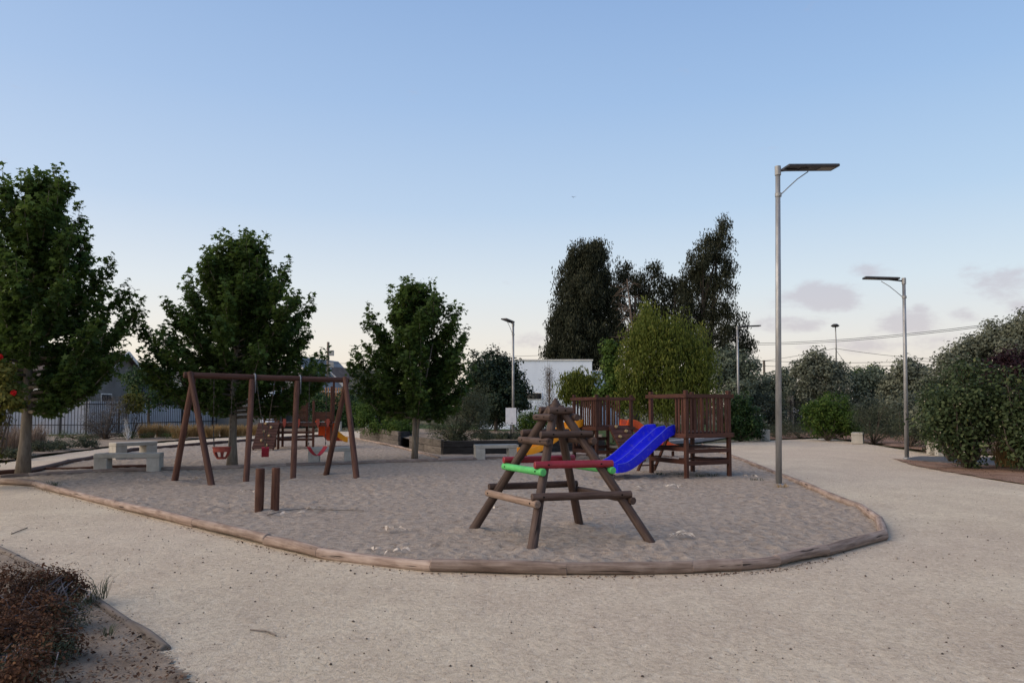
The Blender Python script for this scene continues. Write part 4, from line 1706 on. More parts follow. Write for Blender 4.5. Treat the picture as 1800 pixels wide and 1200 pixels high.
def house(loc, rz, w, d, hw, hr, label, roof='roof_shingle', wall='house_wall', trim=True, chimney=None, win=()):
    """gable house: gable ends at -Y and +Y, ridge along Y; w across X"""
    root = empty('house', loc, rz, label, 'house', 'houses behind the fence')
    mb = MB()
    x, y = w / 2, d / 2
    mb.add([(-x, -y, 0), (x, -y, 0), (x, -y, hw), (0, -y, hr - .12), (-x, -y, hw), (-x, y, 0), (x, y, 0), (x, y, hw), (0, y, hr - .12), (-x, y, hw)],
           [(0, 1, 2, 3, 4), (6, 5, 9, 8, 7), (1, 6, 7, 2), (5, 0, 4, 9)])
    mb.obj('wall', M[wall], root)
    ov = .45
    sl = (hr - hw) / x
    for s in (-1, 1):
        mb = MB()
        e = (x + ov)
        z_e = hr - sl * e
        a = [(0, -y - ov, hr), (s * e, -y - ov, z_e), (s * e, y + ov, z_e), (0, y + ov, hr)]
        b_ = [(q[0], q[1], q[2] - .12) for q in a]
        f = [(0, 1, 2, 3), (7, 6, 5, 4), (0, 4, 5, 1), (1, 5, 6, 2), (2, 6, 7, 3), (3, 7, 4, 0)]
        mb.add(a + b_, f if s > 0 else [tuple(reversed(q)) for q in f])
        mb.obj('roof', M[roof], root)
        if trim:
            p0, p1 = Vector((0, -y - ov - .03, hr - .06)), Vector((s * e, -y - ov - .03, z_e - .06))
            board('barge_board', p0, p1, .24, .05, M['white_trim'], root, (0, 0, 1))
            board('fascia', (s * (e + .03), -y - ov, z_e - .06), (s * (e + .03), y + ov, z_e - .06), .18, .04, M['white_trim'], root)
    for (wx, wz, ww, wh) in win:
        mb = MB(); mb.box((wx, -y - .02, wz), (ww + .16, .08, wh + .16)); fr = mb.obj('window', M['white_trim'], root)
        mb = MB(); mb.box((wx, -y - .065, wz), (ww, .03, wh)); mb.obj('pane', M['window_glass'], fr)
    if chimney:
        cx, cy, cz, ch = chimney
        mb = MB(); mb.tube([(cx, cy, cz), (cx, cy, cz + ch)], .28, 12); mb.tube([(cx, cy, cz + ch), (cx, cy, cz + ch + .25)], [.38, .30], 12)
        mb.obj('chimney', M['galvanised_steel'], root)
    return root


pA = W(28, 720, 53)
house((pA.x, 53, 0), R(90), 9, 15, 3.0, 5.5, 'long house with brown shingle roof showing through the nearest tree', win=((-2, 1.8, 1.2, 1.2),), chimney=(1, -1, 4.9, 1.2))
pB = W(258, 720, 57)
house((pB.x, 57, 0), R(84), 5, 6, 2.3, 4.6, 'house with pale metal roof between the two left trees', 'roof_metal', 'house_wall', chimney=(-.4, 1.6, 4.0, 1.3))
pC = W(555, 700, 62)
house((pC.x, 62, 0), R(-14), 4.6, 7, 3.3, 5.6, 'grey gabled house with white barge boards behind the second tree', 'roof_metal', 'house_wall', win=((0, 3.9, .7, .7), (-1.0, 2.0, 1.0, 1.3)))
pD = W(618, 700, 66)
house((pD.x, 66, 0), R(-24), 4.6, 7, 3.2, 5.0, 'gabled house with dark brown roof beside the utility pole', 'roof_shingle', 'house_wall')
pE = W(420, 700, 58)
house((pE.x, 58, 0), R(4), 7, 7, 3.0, 4.6, 'low house with pale roof hidden behind the second tree', 'roof_metal', 'house_wall')
# orange-brown timber screen fence in front of the gabled houses
root = empty('timber_screen', W(568, 720, 55) * 1.0, 0, 'slatted timber screen below the gabled houses', 'screen')
root.location.z = 0
for i in range(11):
    board('slat', (i * .19 - .2, 0, 1.6), (i * .19 - .2, 0, 3.0), .10, .03, M['timber_screen'], root, (1, 0, 0), 0)
for z in (1.7, 2.8):
    board('rail', (-.35, .04, z), (1.85, .04, z), .08, .03, M['dark_metal'], root)
for x in (-.35, 1.85):
    board('post', (x, .06, -.05), (x, .06, 3.05), .1, .1, M['dark_metal'], root, (1, 0, 0))

# white building
wb_l, wb_r, YB = W(842, 700, 52).x, W(1041, 700, 52).x, 52.0
ztop = W(900, 634, YB).z
root = empty('white_building', (wb_l, YB, 0), 0, 'flat roofed white rendered building behind the planter', 'building')
mb = MB(); ww = wb_r - wb_l
mb.box((ww / 2, 5, ztop / 2), (ww, 10, ztop)); mb.obj('wall', M['white_render'], root)
mb = MB(); mb.box((ww / 2, 5, ztop + .05), (ww + .14, 10.14, .10)); mb.obj('parapet', M['white_trim'], root)
mb = MB(); mb.box((ww + 1.2, 7.0, (ztop - .55) / 2), (2.4, 6, ztop - .55)); mb.obj('side_wing', M['white_render'], root)
mb = MB(); mb.box((ww + 1.2, 7.0, ztop - .52), (2.5, 6.1, .06)); mb.obj('wing_parapet', M['white_trim'], root)
for (u0, u1, v0, v1) in ((918, 951, 691, 701), (893, 925, 691, 701), (858, 880, 691, 701)):
    if u0 == 893:
        u1 = 914
    a, b = W(u0, v1, YB), W(u1, v0, YB)
    fr = MB(); fr.box(((a.x + b.x) / 2 - wb_l, -.01, (a.z + b.z) / 2), (b.x - a.x + .12, .06, b.z - a.z + .12)); fo = fr.obj('window', M['white_trim'], root)
    gl = MB(); gl.box(((a.x + b.x) / 2 - wb_l, -.045, (a.z + b.z) / 2), (b.x - a.x, .03, b.z - a.z)); gl.obj('pane', M['window_glass'], fo)

# far fence, pillar, car at the right
ff = [Vector((W(1225, 720, 50).x, 50, 0)), Vector((W(1620, 720, 47).x, 47, 0))]
bar_fence(ff, 2.0, 'dark metal bar fence behind the far hedge', .17, .035, rails=(.12, .93))
p = W(1388, 735, 49.2)
o = board('concrete_pillar', (p.x, 49.2, 0), (p.x, 49.2, 2.3), .42, .42, M['concrete'], None, (1, 0, 0), .02)
tag(o, 'grey concrete gate pillar in the far fence beside the car', 'pillar')


def car(loc, rz, label):
    root = empty('parked_car', loc, rz, label, 'car')
    prof = [(-2.05, .30), (-2.08, .62), (-1.98, .86), (-1.35, .95), (-.72, 1.42), (.55, 1.46), (1.35, 1.02), (1.95, .92), (2.08, .70), (2.08, .34), (1.75, .22), (-1.75, .22)]
    hw = .84
    mb = MB()
    n = len(prof)
    for s in (-1, 1):
        for x, z in prof:
            t = .82 if z > 1.2 else (.98 if z > .9 else 1.0)
            mb.v.append((x, s * hw * t, z))
    for i in range(n):
        j = (i + 1) % n
        mb.f.append((i, j, n + j, n + i))
    mb.f.append(tuple(range(n - 1, -1, -1)))
    mb.f.append(tuple(n + i for i in range(n)))
    mb.obj('body', M['car_paint'], root)
    for s in (-1, 1):
        for a, b_, c_, d_ in (((-1.12, 1.0), (-.62, 1.36), (-.10, 1.38), (-.10, 1.0)), ((-.02, 1.0), (-.02, 1.38), (.50, 1.39), (1.10, 1.03))):
            g = MB()
            q = [a, b_, c_, d_]
            yy = lambda z: s * hw * ((.985 - .155 * max(0, (z - .98)) / .4) + .006)
            g.v = [(x, yy(z), z) for x, z in q] + [(x, yy(z) - s * .02, z) for x, z in q]
            g.f = [(0, 1, 2, 3), (7, 6, 5, 4), (0, 4, 5, 1), (1, 5, 6, 2), (2, 6, 7, 3), (3, 7, 4, 0)]
            g.obj('side_window', M['window_glass'], root)
        for x in (-1.28, 1.30):
            w = MB()
            w.tube([(0, -.10, 0), (0, -.09, 0), (0, .09, 0), (0, .10, 0)], [.27, .31, .31, .27], 22)
            wo_ = w.obj('wheel', M['tyre_rubber'], root, (x, s * (hw - .06), .31))
            rm = MB(); rm.tube([(0, -.012, 0), (0, .012, 0)], [.19, .17], 14); rm.obj('rim', M['galvanised_steel'], wo_, (0, s * .105, 0))
        h = MB(); h.box((2.05, s * .58, .70), (.08, .34, .14)); h.obj('headlight', M['lamp_lens'], root)
        h = MB(); h.box((-2.04, s * .62, .78), (.08, .26, .16)); h.obj('tail_light', M['lamp_red'], root)
    for x0, z0_, x1, z1_, nm in ((.58, 1.44, 1.32, 1.035, 'windscreen'), (-.76, 1.40, -1.33, .97, 'rear_window')):
        g = MB()
        a, b_ = Vector((x0, 0, z0_)), Vector((x1, 0, z1_))
        nrm = Vector((-(b_ - a).z, 0, (b_ - a).x)).normalized()
        if nrm.z < 0:
            nrm = -nrm
        o_ = nrm * .012
        g.v = [tuple(a + o_ + Vector((0, -.62, 0))), tuple(a + o_ + Vector((0, .62, 0))), tuple(b_ + o_ + Vector((0, .74, 0))), tuple(b_ + o_ + Vector((0, -.74, 0)))]
        g.v += [(x, y, z - .03) for x, y, z in g.v]
        g.f = [(0, 1, 2, 3), (7, 6, 5, 4), (0, 4, 5, 1), (1, 5, 6, 2), (2, 6, 7, 3), (3, 7, 4, 0)]
        g.obj(nm, M['window_glass'], root)


p = W(1377, 730, 54)
car((p.x, 54, .05), R(4), 'white car parked behind the far bar fence')


# ---- poles and wires
def utility_pole(u, vt, Y, label, r=.11, boxes=0, arm=False, lamp=False):
    t = W(u, vt, Y)
    root = empty('utility_pole', (t.x, Y, 0), 0, label, 'utility pole', 'utility poles behind the park')
    H = t.z
    log('pole', (0, 0, -.1), (0, 0, H * (.62 if lamp else 1)), r, M['pole_timber'], root, r * .75, 12, 8, .01, .02)
    if lamp:
        mb = MB()
        mb.tube([(0, 0, H * .60), (.05, 0, H * .8), (.02, 0, H - .05)], [.06, .05, .045], 8)
        mb.obj('mast', M['galvanised_steel'], root, smooth=True)
        mb = MB()
        mb.tube([(0, 0, H - .12), (0, 0, H - .02), (0, 0, H + .12)], [.20, .34, .16], 12)
        mb.obj('lamp_head', M['dark_metal'], root, smooth=True)
        board('cross_arm', (-.4, 0, H * .615), (.4, 0, H * .615), .10, .08, M['pole_timber'], root)
    for i in range(boxes):
        mb = MB()
        mb.box((.28, 0, H - .9 - i * .95), (.34, .3, .42)); mb.obj('box', M['galvanised_steel'], root)
    return root


utility_pole(577, 601, 60, 'utility pole with two grey boxes beside the second tree', .14, 2)
utility_pole(1343, 633, 62, 'plain utility pole behind the far lamp post', .12)
utility_pole(1468, 572, 58, 'utility pole with a lamp on top above the hedge', .12, 0, True, True)
utility_pole(875, 612, 90, 'thin distant pole over the dark round tree', .10)


def wire(pts, r, label):
    P = [W(*q) for q in pts]
    out = []
    for a, b in zip(P[:-1], P[1:]):
        n = 10
        L = (b - a).length
        for i in range(n):
            t = i / n
            q = a.lerp(b, t)
            q.z -= 4 * .012 * L * t * (1 - t)
            out.append(q)
    out.append(P[-1])
    mb = MB()
    o = out[0].copy()
    mb.tube([q - o for q in out], r, 5)
    ob = mb.obj('power_line', M['dark_metal'], None, o)
    tag(ob, label, 'cable', 'overhead cables')


wire([(1322, 603, 75), (1730, 571, 52), (1980, 548, 45)], .022, 'topmost overhead cable sloping up to the olive trees')
wire([(1322, 606, 75), (1730, 574, 52), (1980, 551, 45)], .022, 'overhead cable just under the topmost one')
wire([(1468, 612, 58), (1335, 635, 62), (1200, 650, 70)], .016, 'cable from the lamp pole towards the eucalyptus')
wire([(1468, 612, 58), (1630, 630, 60), (1800, 640, 62)], .016, 'cable from the lamp pole sagging to the big olives')
wire([(1340, 634, 62), (1620, 634.5, 60), (1800, 640, 60)], .018, 'upper of the low level cables over the hedge')
wire([(1340, 643, 62), (1620, 640, 60), (1800, 645, 60)], .018, 'lower of the low level cables over the hedge')
wire([(1468, 613, 58), (1500, 655, 54)], .014, 'short slanting stay wire under the lamp pole')
wire([(540, 632, 60), (577, 638, 60), (700, 636, 62)], .018, 'cable passing the utility pole by the houses')
wire([(830, 625, 88), (960, 624, 88)], .02, 'distant cable above the white building')

# bird in the sky
b = W(1008, 347, 60)
mb = MB()
sp = .26
mb.v = [(0, -.10, .0), (0, .12, .01), (-sp * .5, .01, .075), (-sp * .5, -.06, .07), (-sp, -.05, .03), (sp * .5, .01, .085), (sp * .5, -.06, .08), (sp, -.05, .04),
        (0, -.02, -.03), (0, .03, .03)]
mb.f = [(9, 1, 2), (9, 2, 3), (9, 3, 0), (2, 4, 3), (9, 5, 1), (9, 6, 5), (9, 0, 6), (5, 6, 7), (0, 8, 1), (1, 8, 0), (8, 2, 1), (8, 3, 2), (8, 5, 6)]
tag(mb.obj('flying_bird', M['dark_metal'], None, b), 'small dark bird gliding high in the open sky', 'bird')


# ==================================================================== TREES
def sweetgum(loc, H, Rc, hb, seed, label, n_br=58, trunk=.075, lsize=.135, dens=1.0, skew=(0, 0), stems=1, low_sweep=0.0, profile=.72):
    rs = np.random.RandomState(seed)
    root = empty('sweetgum_tree', (loc.x, loc.y, 0.03), 0, label, 'tree', 'star leaved trees by the sand pit')
    mb = MB()
    tp = [Vector((rs.normal() * .04 * i / 6 + skew[0] * (i / 8) ** 1.3, rs.normal() * .04 * i / 6 + skew[1] * i / 8, H * .93 * i / 8 - .05)) for i in range(9)]
    trr = [trunk * 1.5, trunk * 1.0, trunk * .88, trunk * .74, trunk * .6, trunk * .46, trunk * .32, trunk * .2, .012]
    mb.tube(tp, trr, 12)
    for s in range(1, stems):
        a = rs.uniform(0, 6.28)
        off = Vector((math.cos(a), math.sin(a), 0)) * trunk * 1.2
        mb.tube([off * .6 + Vector((0, 0, -.05)), off * 1.3 + Vector((0, 0, hb * .7)), off * 4 + Vector((0, 0, hb * 1.6)), off * 7 + Vector((0, 0, hb * 2.4))],
                [trunk * .6, trunk * .5, trunk * .35, .012], 8)
    Cs, Ns, Sz, Tn = [], [], [], []

    def twig_leaves(p, d, L, cnt, tone):
        t = rs.rand(cnt, 1) ** .8
        c = np.array(p) + np.array(d) * L * t + np.clip(rs.normal(size=(cnt, 3)), -1.8, 1.8) * np.array((.075, .075, .06))
        Cs.append(c)
        nn_ = np.array((0, 0, .75)) + rs.normal(size=(cnt, 3)) * .55 + np.array(d) * .35
        Ns.append(nn_)
        Sz.append(lsize * (.6 + .65 * rs.rand(cnt)))
        Tn.append(np.clip(tone + rs.rand(cnt) ** 2 * .5 - .08, 0, 1))

    def trunk_at(h):
        f = min(.999, max(0, (h + .05) / (H * .93))) * 8
        i = int(f)
        return tp[i].lerp(tp[min(8, i + 1)], f - i)

    ga = 2.39996
    for i in range(n_br):
        t = (i + .5) / n_br
        t = t ** 1.05
        h0 = hb * .82 + (H * .93 - hb * .82) * t
        az_ = i * ga + rs.normal() * .3
        env = ((1 - t) ** profile) * (1 - .25 * math.exp(-t * 14)) + .06
        L = Rc * env * rs.uniform(.72, 1.12)
        rise = (.10 + .75 * t) * rs.uniform(.7, 1.3) - low_sweep * (1 - t) ** 3
        d0 = Vector((math.cos(az_), math.sin(az_), rise * .7)).normalized()
        d1 = Vector((math.cos(az_), math.sin(az_), rise + .85)).normalized()
        a = trunk_at(h0)
        bpt = a + d0 * L * .55
        c = bpt + d1 * L * .5
        br = max(.008, trunk * .34 * (1 - t) + .008)
        mb.tube([a, a + d0 * L * .3 + Vector((0, 0, .01)), bpt, c], [br, br * .75, br * .5, .006], 6)
        nt = max(6, int(15 * L / 1.5 * dens))
        tone_b = rs.rand() * .26
        for j in range(nt):
            u = .18 + .82 * (j + rs.rand()) / nt
            p = (a + d0 * L * u / .55 * .55) if u < .55 else bpt + d1 * L * .5 * (u - .55) / .45
            sd = Vector((rs.normal(), rs.normal(), abs(rs.normal()) * .6 + .15)).normalized()
            dd = (sd + d1 * .5).normalized()
            tl = rs.uniform(.16, .42) * (1.0 if u > .4 else .8)
            if rs.rand() < .5:
                mb.tube([p, p + dd * tl], [.006, .003], 4, False)
            inner = u < .45
            tone = tone_b + (.26 if (rs.rand() < .16 and not inner) else 0)
            twig_leaves(p, dd, tl, int(rs.poisson(15 * dens) + 5), tone)
        # leader shoot at the end: a short upright spire
        sp_ = rs.uniform(.22, .50) * (1.25 if t > .6 else 1)
        up_ = (Vector((0, 0, 1)) + d1 * .35 + Vector((rs.normal(), rs.normal(), 0)) * .12).normalized()
        mb.tube([c, c + up_ * sp_], [.006, .003], 4, False)
        twig_leaves(c, up_, sp_, int(rs.poisson(17 * dens) + 6), tone_b + .12)
    # leader
    for q in range(7):
        z = H * (.86 + .14 * q / 7)
        p = trunk_at(min(z, H * .92))
        twig_leaves((p.x, p.y, z), (rs.normal() * .3, rs.normal() * .3, .8), .22, int(14 * dens), .25)
    mb.obj('trunk', M['smooth_bark'], root, smooth=True)
    C = np.concatenate(Cs); Nn = np.concatenate(Ns)
    leaves('crown', C, Nn, np.concatenate(Sz), STAR, M['sweetgum_leaf'], rs, root, tint=np.concatenate(Tn))
    return root


sweetgum(G(40, 836), 6.95, 2.75, 1.70, 5, 'tallest star leaved tree at the left border, trunk beside the log ends', 86, .115, .160, 1.2, (.22, 0), low_sweep=.18, profile=.74)
sweetgum(G(408, 822), 5.80, 2.75, 1.50, 9, 'wide star leaved tree standing behind the swing frame', 82, .10, .156, 1.2, (.10, 0), low_sweep=.06, profile=.70)
sweetgum(G(729, 808), 5.05, 2.15, 1.40, 16, 'smaller star leaved tree before the sleeper planter', 72, .075, .150, 1.2, (.05, 0), 3, .10, .55)


def blob_tree(name, label, u, vb, Y, blobs, m, seed, size, per, cr, tmpl, cat='tree', group=None, trunk=.2, shell=.35, up=.3, droop=False,
              smat='dark_bark', dscale=.8, zbase=0.0, trunks=None, thin=1.0, zs=.85, jag=.2):
    """tree at depth Y: lobes given as photo position and radius in photo px, spread in depth too"""
    rs = np.random.RandomState(seed)
    base = Vector((W(u, 700, Y).x, Y, zbase))
    root = empty(name, base, 0, label, cat, group)
    bl = []
    for (bu, bv, ru, rv, n) in blobs:
        yy = Y + rs.uniform(-1, 1) * ru / F * Y * .7
        c = W(bu, bv, yy)
        rx, rz = ru / F * yy, rv / F * yy
        bl.append((c.x - base.x, c.y - base.y, c.z - base.z, rx * (.9 if thin < 1 else 1), rx * dscale, rz, max(4, int(n * thin))))
    C, Nn, T = clumps(bl, rs, per, cr, shell, up, zs, jag)
    keep = C[:, 2] > .03
    C, Nn, T = C[keep], Nn[keep], T[keep]
    S = size * (.65 + .7 * rs.rand(len(C)))
    TT = None
    if droop:
        TT = np.tile((0., 0., -1.), (len(C), 1)) + rs.normal(size=(len(C), 3)) * .35
        Nn = rs.normal(size=(len(C), 3)) * np.array((1, 1, .25))
    leaves('crown', C, Nn, S, tmpl, m, rs, root, T=TT, tint=T)
    mb = MB()
    topz = max(b_[2] for b_ in bl)
    for tx, lean in (trunks or [(0, 0)]):
        P = [Vector((tx + rs.normal() * .05, rs.normal() * .05, -.1)), Vector((tx + lean * .3, 0, topz * .3)), Vector((tx + lean * .65, 0, topz * .6)), Vector((tx + lean, 0, topz * .95))]
        mb.tube(P, [trunk * 1.15, trunk * .9, trunk * .6, trunk * .2], 9)
    for b_ in bl:
        h0 = max(.3, min(b_[2] * .7, topz * .6))
        a = Vector((0, 0, h0))
        e = Vector(b_[:3])
        mdl = a.lerp(e, .5) + Vector((rs.normal() * .15, rs.normal() * .15, -.1))
        mb.tube([a, mdl, e], [trunk * .35, trunk * .22, trunk * .08], 6, False)
        for _ in range(3):
            d = rs.normal(size=3)
            d = d / np.linalg.norm(d)
            q = e + Vector((d[0] * b_[3], d[1] * b_[4], d[2] * b_[5])) * .75
            mb.tube([e, e.lerp(q, .5) + Vector((0, 0, .08)), q], [trunk * .12, trunk * .07, trunk * .03], 5, False)
    mb.obj('trunk', M[smat], root, smooth=True)
    return root


# tall dark eucalyptus group
EG = 'tall eucalyptus trees behind the towers'
EU = M['eucalypt_leaf']
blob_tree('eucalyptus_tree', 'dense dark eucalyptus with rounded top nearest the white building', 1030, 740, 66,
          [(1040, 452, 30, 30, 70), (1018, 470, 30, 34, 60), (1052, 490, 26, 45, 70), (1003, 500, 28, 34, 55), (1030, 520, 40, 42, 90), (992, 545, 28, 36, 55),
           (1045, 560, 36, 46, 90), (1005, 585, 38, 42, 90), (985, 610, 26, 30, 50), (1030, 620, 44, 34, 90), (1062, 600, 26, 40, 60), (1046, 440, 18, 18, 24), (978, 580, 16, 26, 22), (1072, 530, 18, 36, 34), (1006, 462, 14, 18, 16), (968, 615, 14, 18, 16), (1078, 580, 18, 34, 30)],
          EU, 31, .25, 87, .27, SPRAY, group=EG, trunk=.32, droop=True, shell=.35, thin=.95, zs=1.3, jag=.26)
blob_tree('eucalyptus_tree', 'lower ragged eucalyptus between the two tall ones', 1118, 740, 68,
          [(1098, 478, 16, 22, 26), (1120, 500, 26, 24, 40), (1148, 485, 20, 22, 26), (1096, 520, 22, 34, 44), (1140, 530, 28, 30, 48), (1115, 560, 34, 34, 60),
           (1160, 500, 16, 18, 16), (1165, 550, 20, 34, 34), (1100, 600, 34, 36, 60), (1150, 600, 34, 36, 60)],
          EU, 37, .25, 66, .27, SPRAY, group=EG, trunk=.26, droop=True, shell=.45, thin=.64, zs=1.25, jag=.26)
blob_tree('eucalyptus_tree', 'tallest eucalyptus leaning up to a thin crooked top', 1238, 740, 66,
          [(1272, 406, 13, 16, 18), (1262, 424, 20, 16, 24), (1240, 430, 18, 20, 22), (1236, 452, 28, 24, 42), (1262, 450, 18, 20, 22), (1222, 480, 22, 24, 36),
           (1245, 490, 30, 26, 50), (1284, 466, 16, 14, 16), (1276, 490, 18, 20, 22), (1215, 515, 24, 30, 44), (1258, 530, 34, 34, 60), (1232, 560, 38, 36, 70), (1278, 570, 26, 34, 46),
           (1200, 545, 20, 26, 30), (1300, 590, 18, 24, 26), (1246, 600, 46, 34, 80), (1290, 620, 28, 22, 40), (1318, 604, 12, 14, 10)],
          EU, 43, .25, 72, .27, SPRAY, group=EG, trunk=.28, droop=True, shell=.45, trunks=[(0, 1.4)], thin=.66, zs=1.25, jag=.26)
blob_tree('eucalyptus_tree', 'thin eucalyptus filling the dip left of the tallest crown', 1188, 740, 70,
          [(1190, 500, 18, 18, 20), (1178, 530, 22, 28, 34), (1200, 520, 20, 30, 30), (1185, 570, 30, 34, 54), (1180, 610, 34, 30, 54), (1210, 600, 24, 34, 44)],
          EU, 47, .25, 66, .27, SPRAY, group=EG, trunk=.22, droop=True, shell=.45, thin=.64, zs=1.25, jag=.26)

# bare leaning branch in front of the eucalyptus
rs = np.random.RandomState(77)
root_p = Vector((W(1122, 700, 60).x, 60, 0))
o_root = empty('bare_tree', root_p, 0, 'leafless pinkish dead tree in front of the eucalyptus', 'tree')
mb = MB()
tip = W(1102, 490, 60) - root_p
mb.tube([(0, 0, -.1), tip * .5 + Vector((.2, 0, 0)), tip], [.14, .09, .03], 8)
for i in range(46):
    t = rs.uniform(.42, .98)
    a = tip * t
    d = Vector((-abs(rs.normal()) if rs.rand() < .75 else abs(rs.normal()), rs.normal() * .6, rs.uniform(-.2, .5))).normalized()
    L = rs.uniform(.6, 2.3) * (1.15 - t * .6)
    m_ = a + d * L * .5 + Vector((0, 0, .15))
    mb.tube([a, m_, a + d * L + Vector((0, 0, rs.uniform(-.4, .1)))], [.03, .02, .008], 5, False)
    for _ in range(3):
        e = m_ + Vector((rs.normal(), rs.normal(), rs.normal() - .3)) * .5
        mb.tube([m_, e], [.014, .006], 4, False)
mb.obj('trunk', M['twig_bark'], o_root, smooth=True)

# bright green drooping tree and companions
blob_tree('willow_tree', 'bright green drooping tree behind the two play towers', 1172, 778, 32,
          [(1140, 560, 16, 22, 24), (1150, 590, 34, 26, 60), (1190, 600, 34, 26, 60), (1122, 605, 26, 30, 46), (1165, 630, 50, 36, 110), (1215, 625, 32, 32, 60), (1115, 645, 30, 36, 56),
           (1235, 655, 30, 34, 56), (1150, 675, 46, 34, 90), (1200, 675, 46, 36, 90), (1115, 690, 24, 30, 40), (1165, 705, 40, 26, 60), (1225, 690, 28, 28, 44)],
          M['willow_leaf'], 51, .15, 60, .17, SPRAY, trunk=.10, droop=True, shell=.4, smat='smooth_bark', zs=2.1, jag=.40, thin=.72)
blob_tree('young_tree', 'slender young green tree at the side of the drooping tree', 1078, 778, 33,
          [(1072, 612, 12, 16, 16), (1075, 640, 18, 22, 30), (1080, 668, 22, 24, 36), (1068, 690, 20, 20, 30), (1090, 700, 20, 24, 30)],
          M['bright_leaf'], 53, .13, 44, .15, OVATE, trunk=.04, shell=.3, smat='smooth_bark')
blob_tree('weeping_shrub', 'low weeping green shrub against the white building', 1020, 778, 36,
          [(1008, 670, 20, 20, 34), (1030, 668, 22, 20, 36), (1020, 690, 32, 22, 54), (1000, 695, 16, 18, 24), (1045, 700, 18, 20, 28)],
          M['willow_leaf'], 57, .15, 44, .16, SPRAY, cat='shrub', trunk=.04, droop=True, shell=.3)
# columnar bare poplar by the white building
base = Vector((W(965, 700, 44).x, 44, 0))
o_root = empty('bare_poplar', base, 0, 'narrow almost leafless poplar against the white building', 'tree')
mb = MB()
H_ = W(965, 640, 44).z
mb.tube([(0, 0, -.1), (.03, 0, H_ * .6), (0, 0, H_)], [.06, .04, .01], 8)
for i in range(90):
    h = rs.uniform(.15, .85) * H_
    a_ = rs.uniform(0, 6.28)
    r_ = rs.uniform(.15, .42) * (1.15 - .5 * h / H_)
    e = Vector((math.cos(a_) * r_, math.sin(a_) * r_, h + rs.uniform(.5, 1.1)))
    mb.tube([(0, 0, h), Vector((e.x * .7, e.y * .7, h + .25)), e], [.014, .011, .004], 4, False)
mb.obj('trunk', M['twig_bark'], o_root, smooth=True)
C = np.stack([rs.normal(size=900) * .26, rs.normal(size=900) * .26, rs.uniform(.8, H_ * .95, 900)], 1)
leaves('crown', C, rs.normal(size=(900, 3)), .07, DIAMOND, M['grey_shrub'], rs, o_root)

# dark round evergreen and planter shrubs
blob_tree('evergreen_tree', 'dense dark evergreen ball behind the slim lamp post', 872, 770, 38,
          [(862, 640, 32, 24, 70), (850, 670, 34, 30, 80), (885, 665, 34, 32, 80), (905, 685, 24, 28, 50), (840, 695, 34, 34, 70), (880, 705, 40, 32, 80), (860, 725, 40, 22, 60), (915, 700, 14, 20, 20)],
          M['dark_leaf'], 61, .13, 46, .16, OVATE, trunk=.10, shell=.5)
def px_bush(name, label, u, v_, Y, blobs, m, seed, size=.06, per=26, cr=.14, tmpl=OVATE, group=None, cat='shrub', zb=0.0, extra=None, stem=.025, shell=.45, up=.45, smat='dark_bark', part='foliage'):
    rs_ = np.random.RandomState(seed + 900)
    base = Vector((W(u, v_, Y).x, Y, zb))
    bl = []
    for (bu, bv, ru, rv, n) in blobs:
        yy = Y + rs_.uniform(-1, 1) * ru / F * Y * .5
        c = W(bu, bv, yy)
        bl.append((c.x, c.y, c.z, ru / F * yy, ru / F * yy * .85, rv / F * yy, n))
    return bush(name, label, cat, base, bl, m, seed, size, per, cr, tmpl, group, stem, None, shell, up, extra, part, 'stem', smat)


px_bush('planter_shrub', 'big grey green shrub growing over the planter edge', 800, 790, 26.3,
        [(792, 745, 36, 32, 80), (830, 728, 34, 34, 70), (770, 735, 24, 32, 46), (845, 700, 22, 26, 36), (815, 700, 30, 24, 50), (800, 772, 36, 22, 56), (845, 755, 26, 28, 44)],
        M['dusty_leaf'], 63, .085, 26, .12, LANCE, zb=.30)
px_bush('hedge_shrub', 'clipped wide hedge shrub behind the weathered planter', 680, 770, 33.5,
        [(655, 725, 26, 24, 60), (690, 718, 28, 24, 60), (720, 722, 22, 24, 46), (670, 748, 36, 18, 60), (710, 748, 26, 18, 44), (640, 735, 14, 20, 24)],
        M['bright_leaf'], 65, .07, 28, .12, OVATE, zb=.2)
px_bush('small_shrub', 'small yellow green shrub beside the trunk of smaller tree', 702, 770, 31.0,
        [(703, 747, 18, 12, 34), (692, 752, 10, 10, 14), (715, 752, 12, 10, 18)], M['bright_leaf'], 67, .06, 24, .08, OVATE, zb=.35)
px_bush('small_shrub', 'round yellow green shrub beside the white notice board', 932, 770, 30.5,
        [(925, 740, 16, 14, 36), (945, 738, 18, 16, 40), (960, 745, 14, 14, 26), (935, 752, 22, 10, 30)], M['bright_leaf'], 69, .06, 26, .09, OVATE, zb=.3)
for i, (u, v_, Y, w, h, mm, lab) in enumerate([
        (868, 772, 28.4, 24, 9, 'dusty_leaf', 'low grey ground cover spilling over the black sleepers, under the evergreen'),
        (905, 770, 28.2, 22, 8, 'rust_green', 'low olive ground cover below the notice board'),
        (845, 770, 29.5, 20, 9, 'rust_green', 'low ground cover patch beside the big planter shrub'),
        (985, 768, 29.5, 30, 9, 'dusty_leaf', 'low ground cover behind the pyramid, under the poplar')]):
    px_bush('ground_cover', lab, u, v_, Y, [(u - w * .5, v_ - 2, w * .6, h, 26), (u + w * .4, v_ - 3, w * .6, h, 26)], M[mm], 71 + i, .05, 20, .07, DIAMOND, zb=.3)
px_bush('dry_shrub', 'brown twiggy dry shrub behind the notice board', 925, 760, 40,
        [(890, 715, 28, 22, 50), (935, 708, 30, 18, 50), (965, 715, 20, 16, 30), (880, 735, 26, 16, 36)], M['grey_shrub'], 79, .09, 14, .16, LANCE, up=.9)

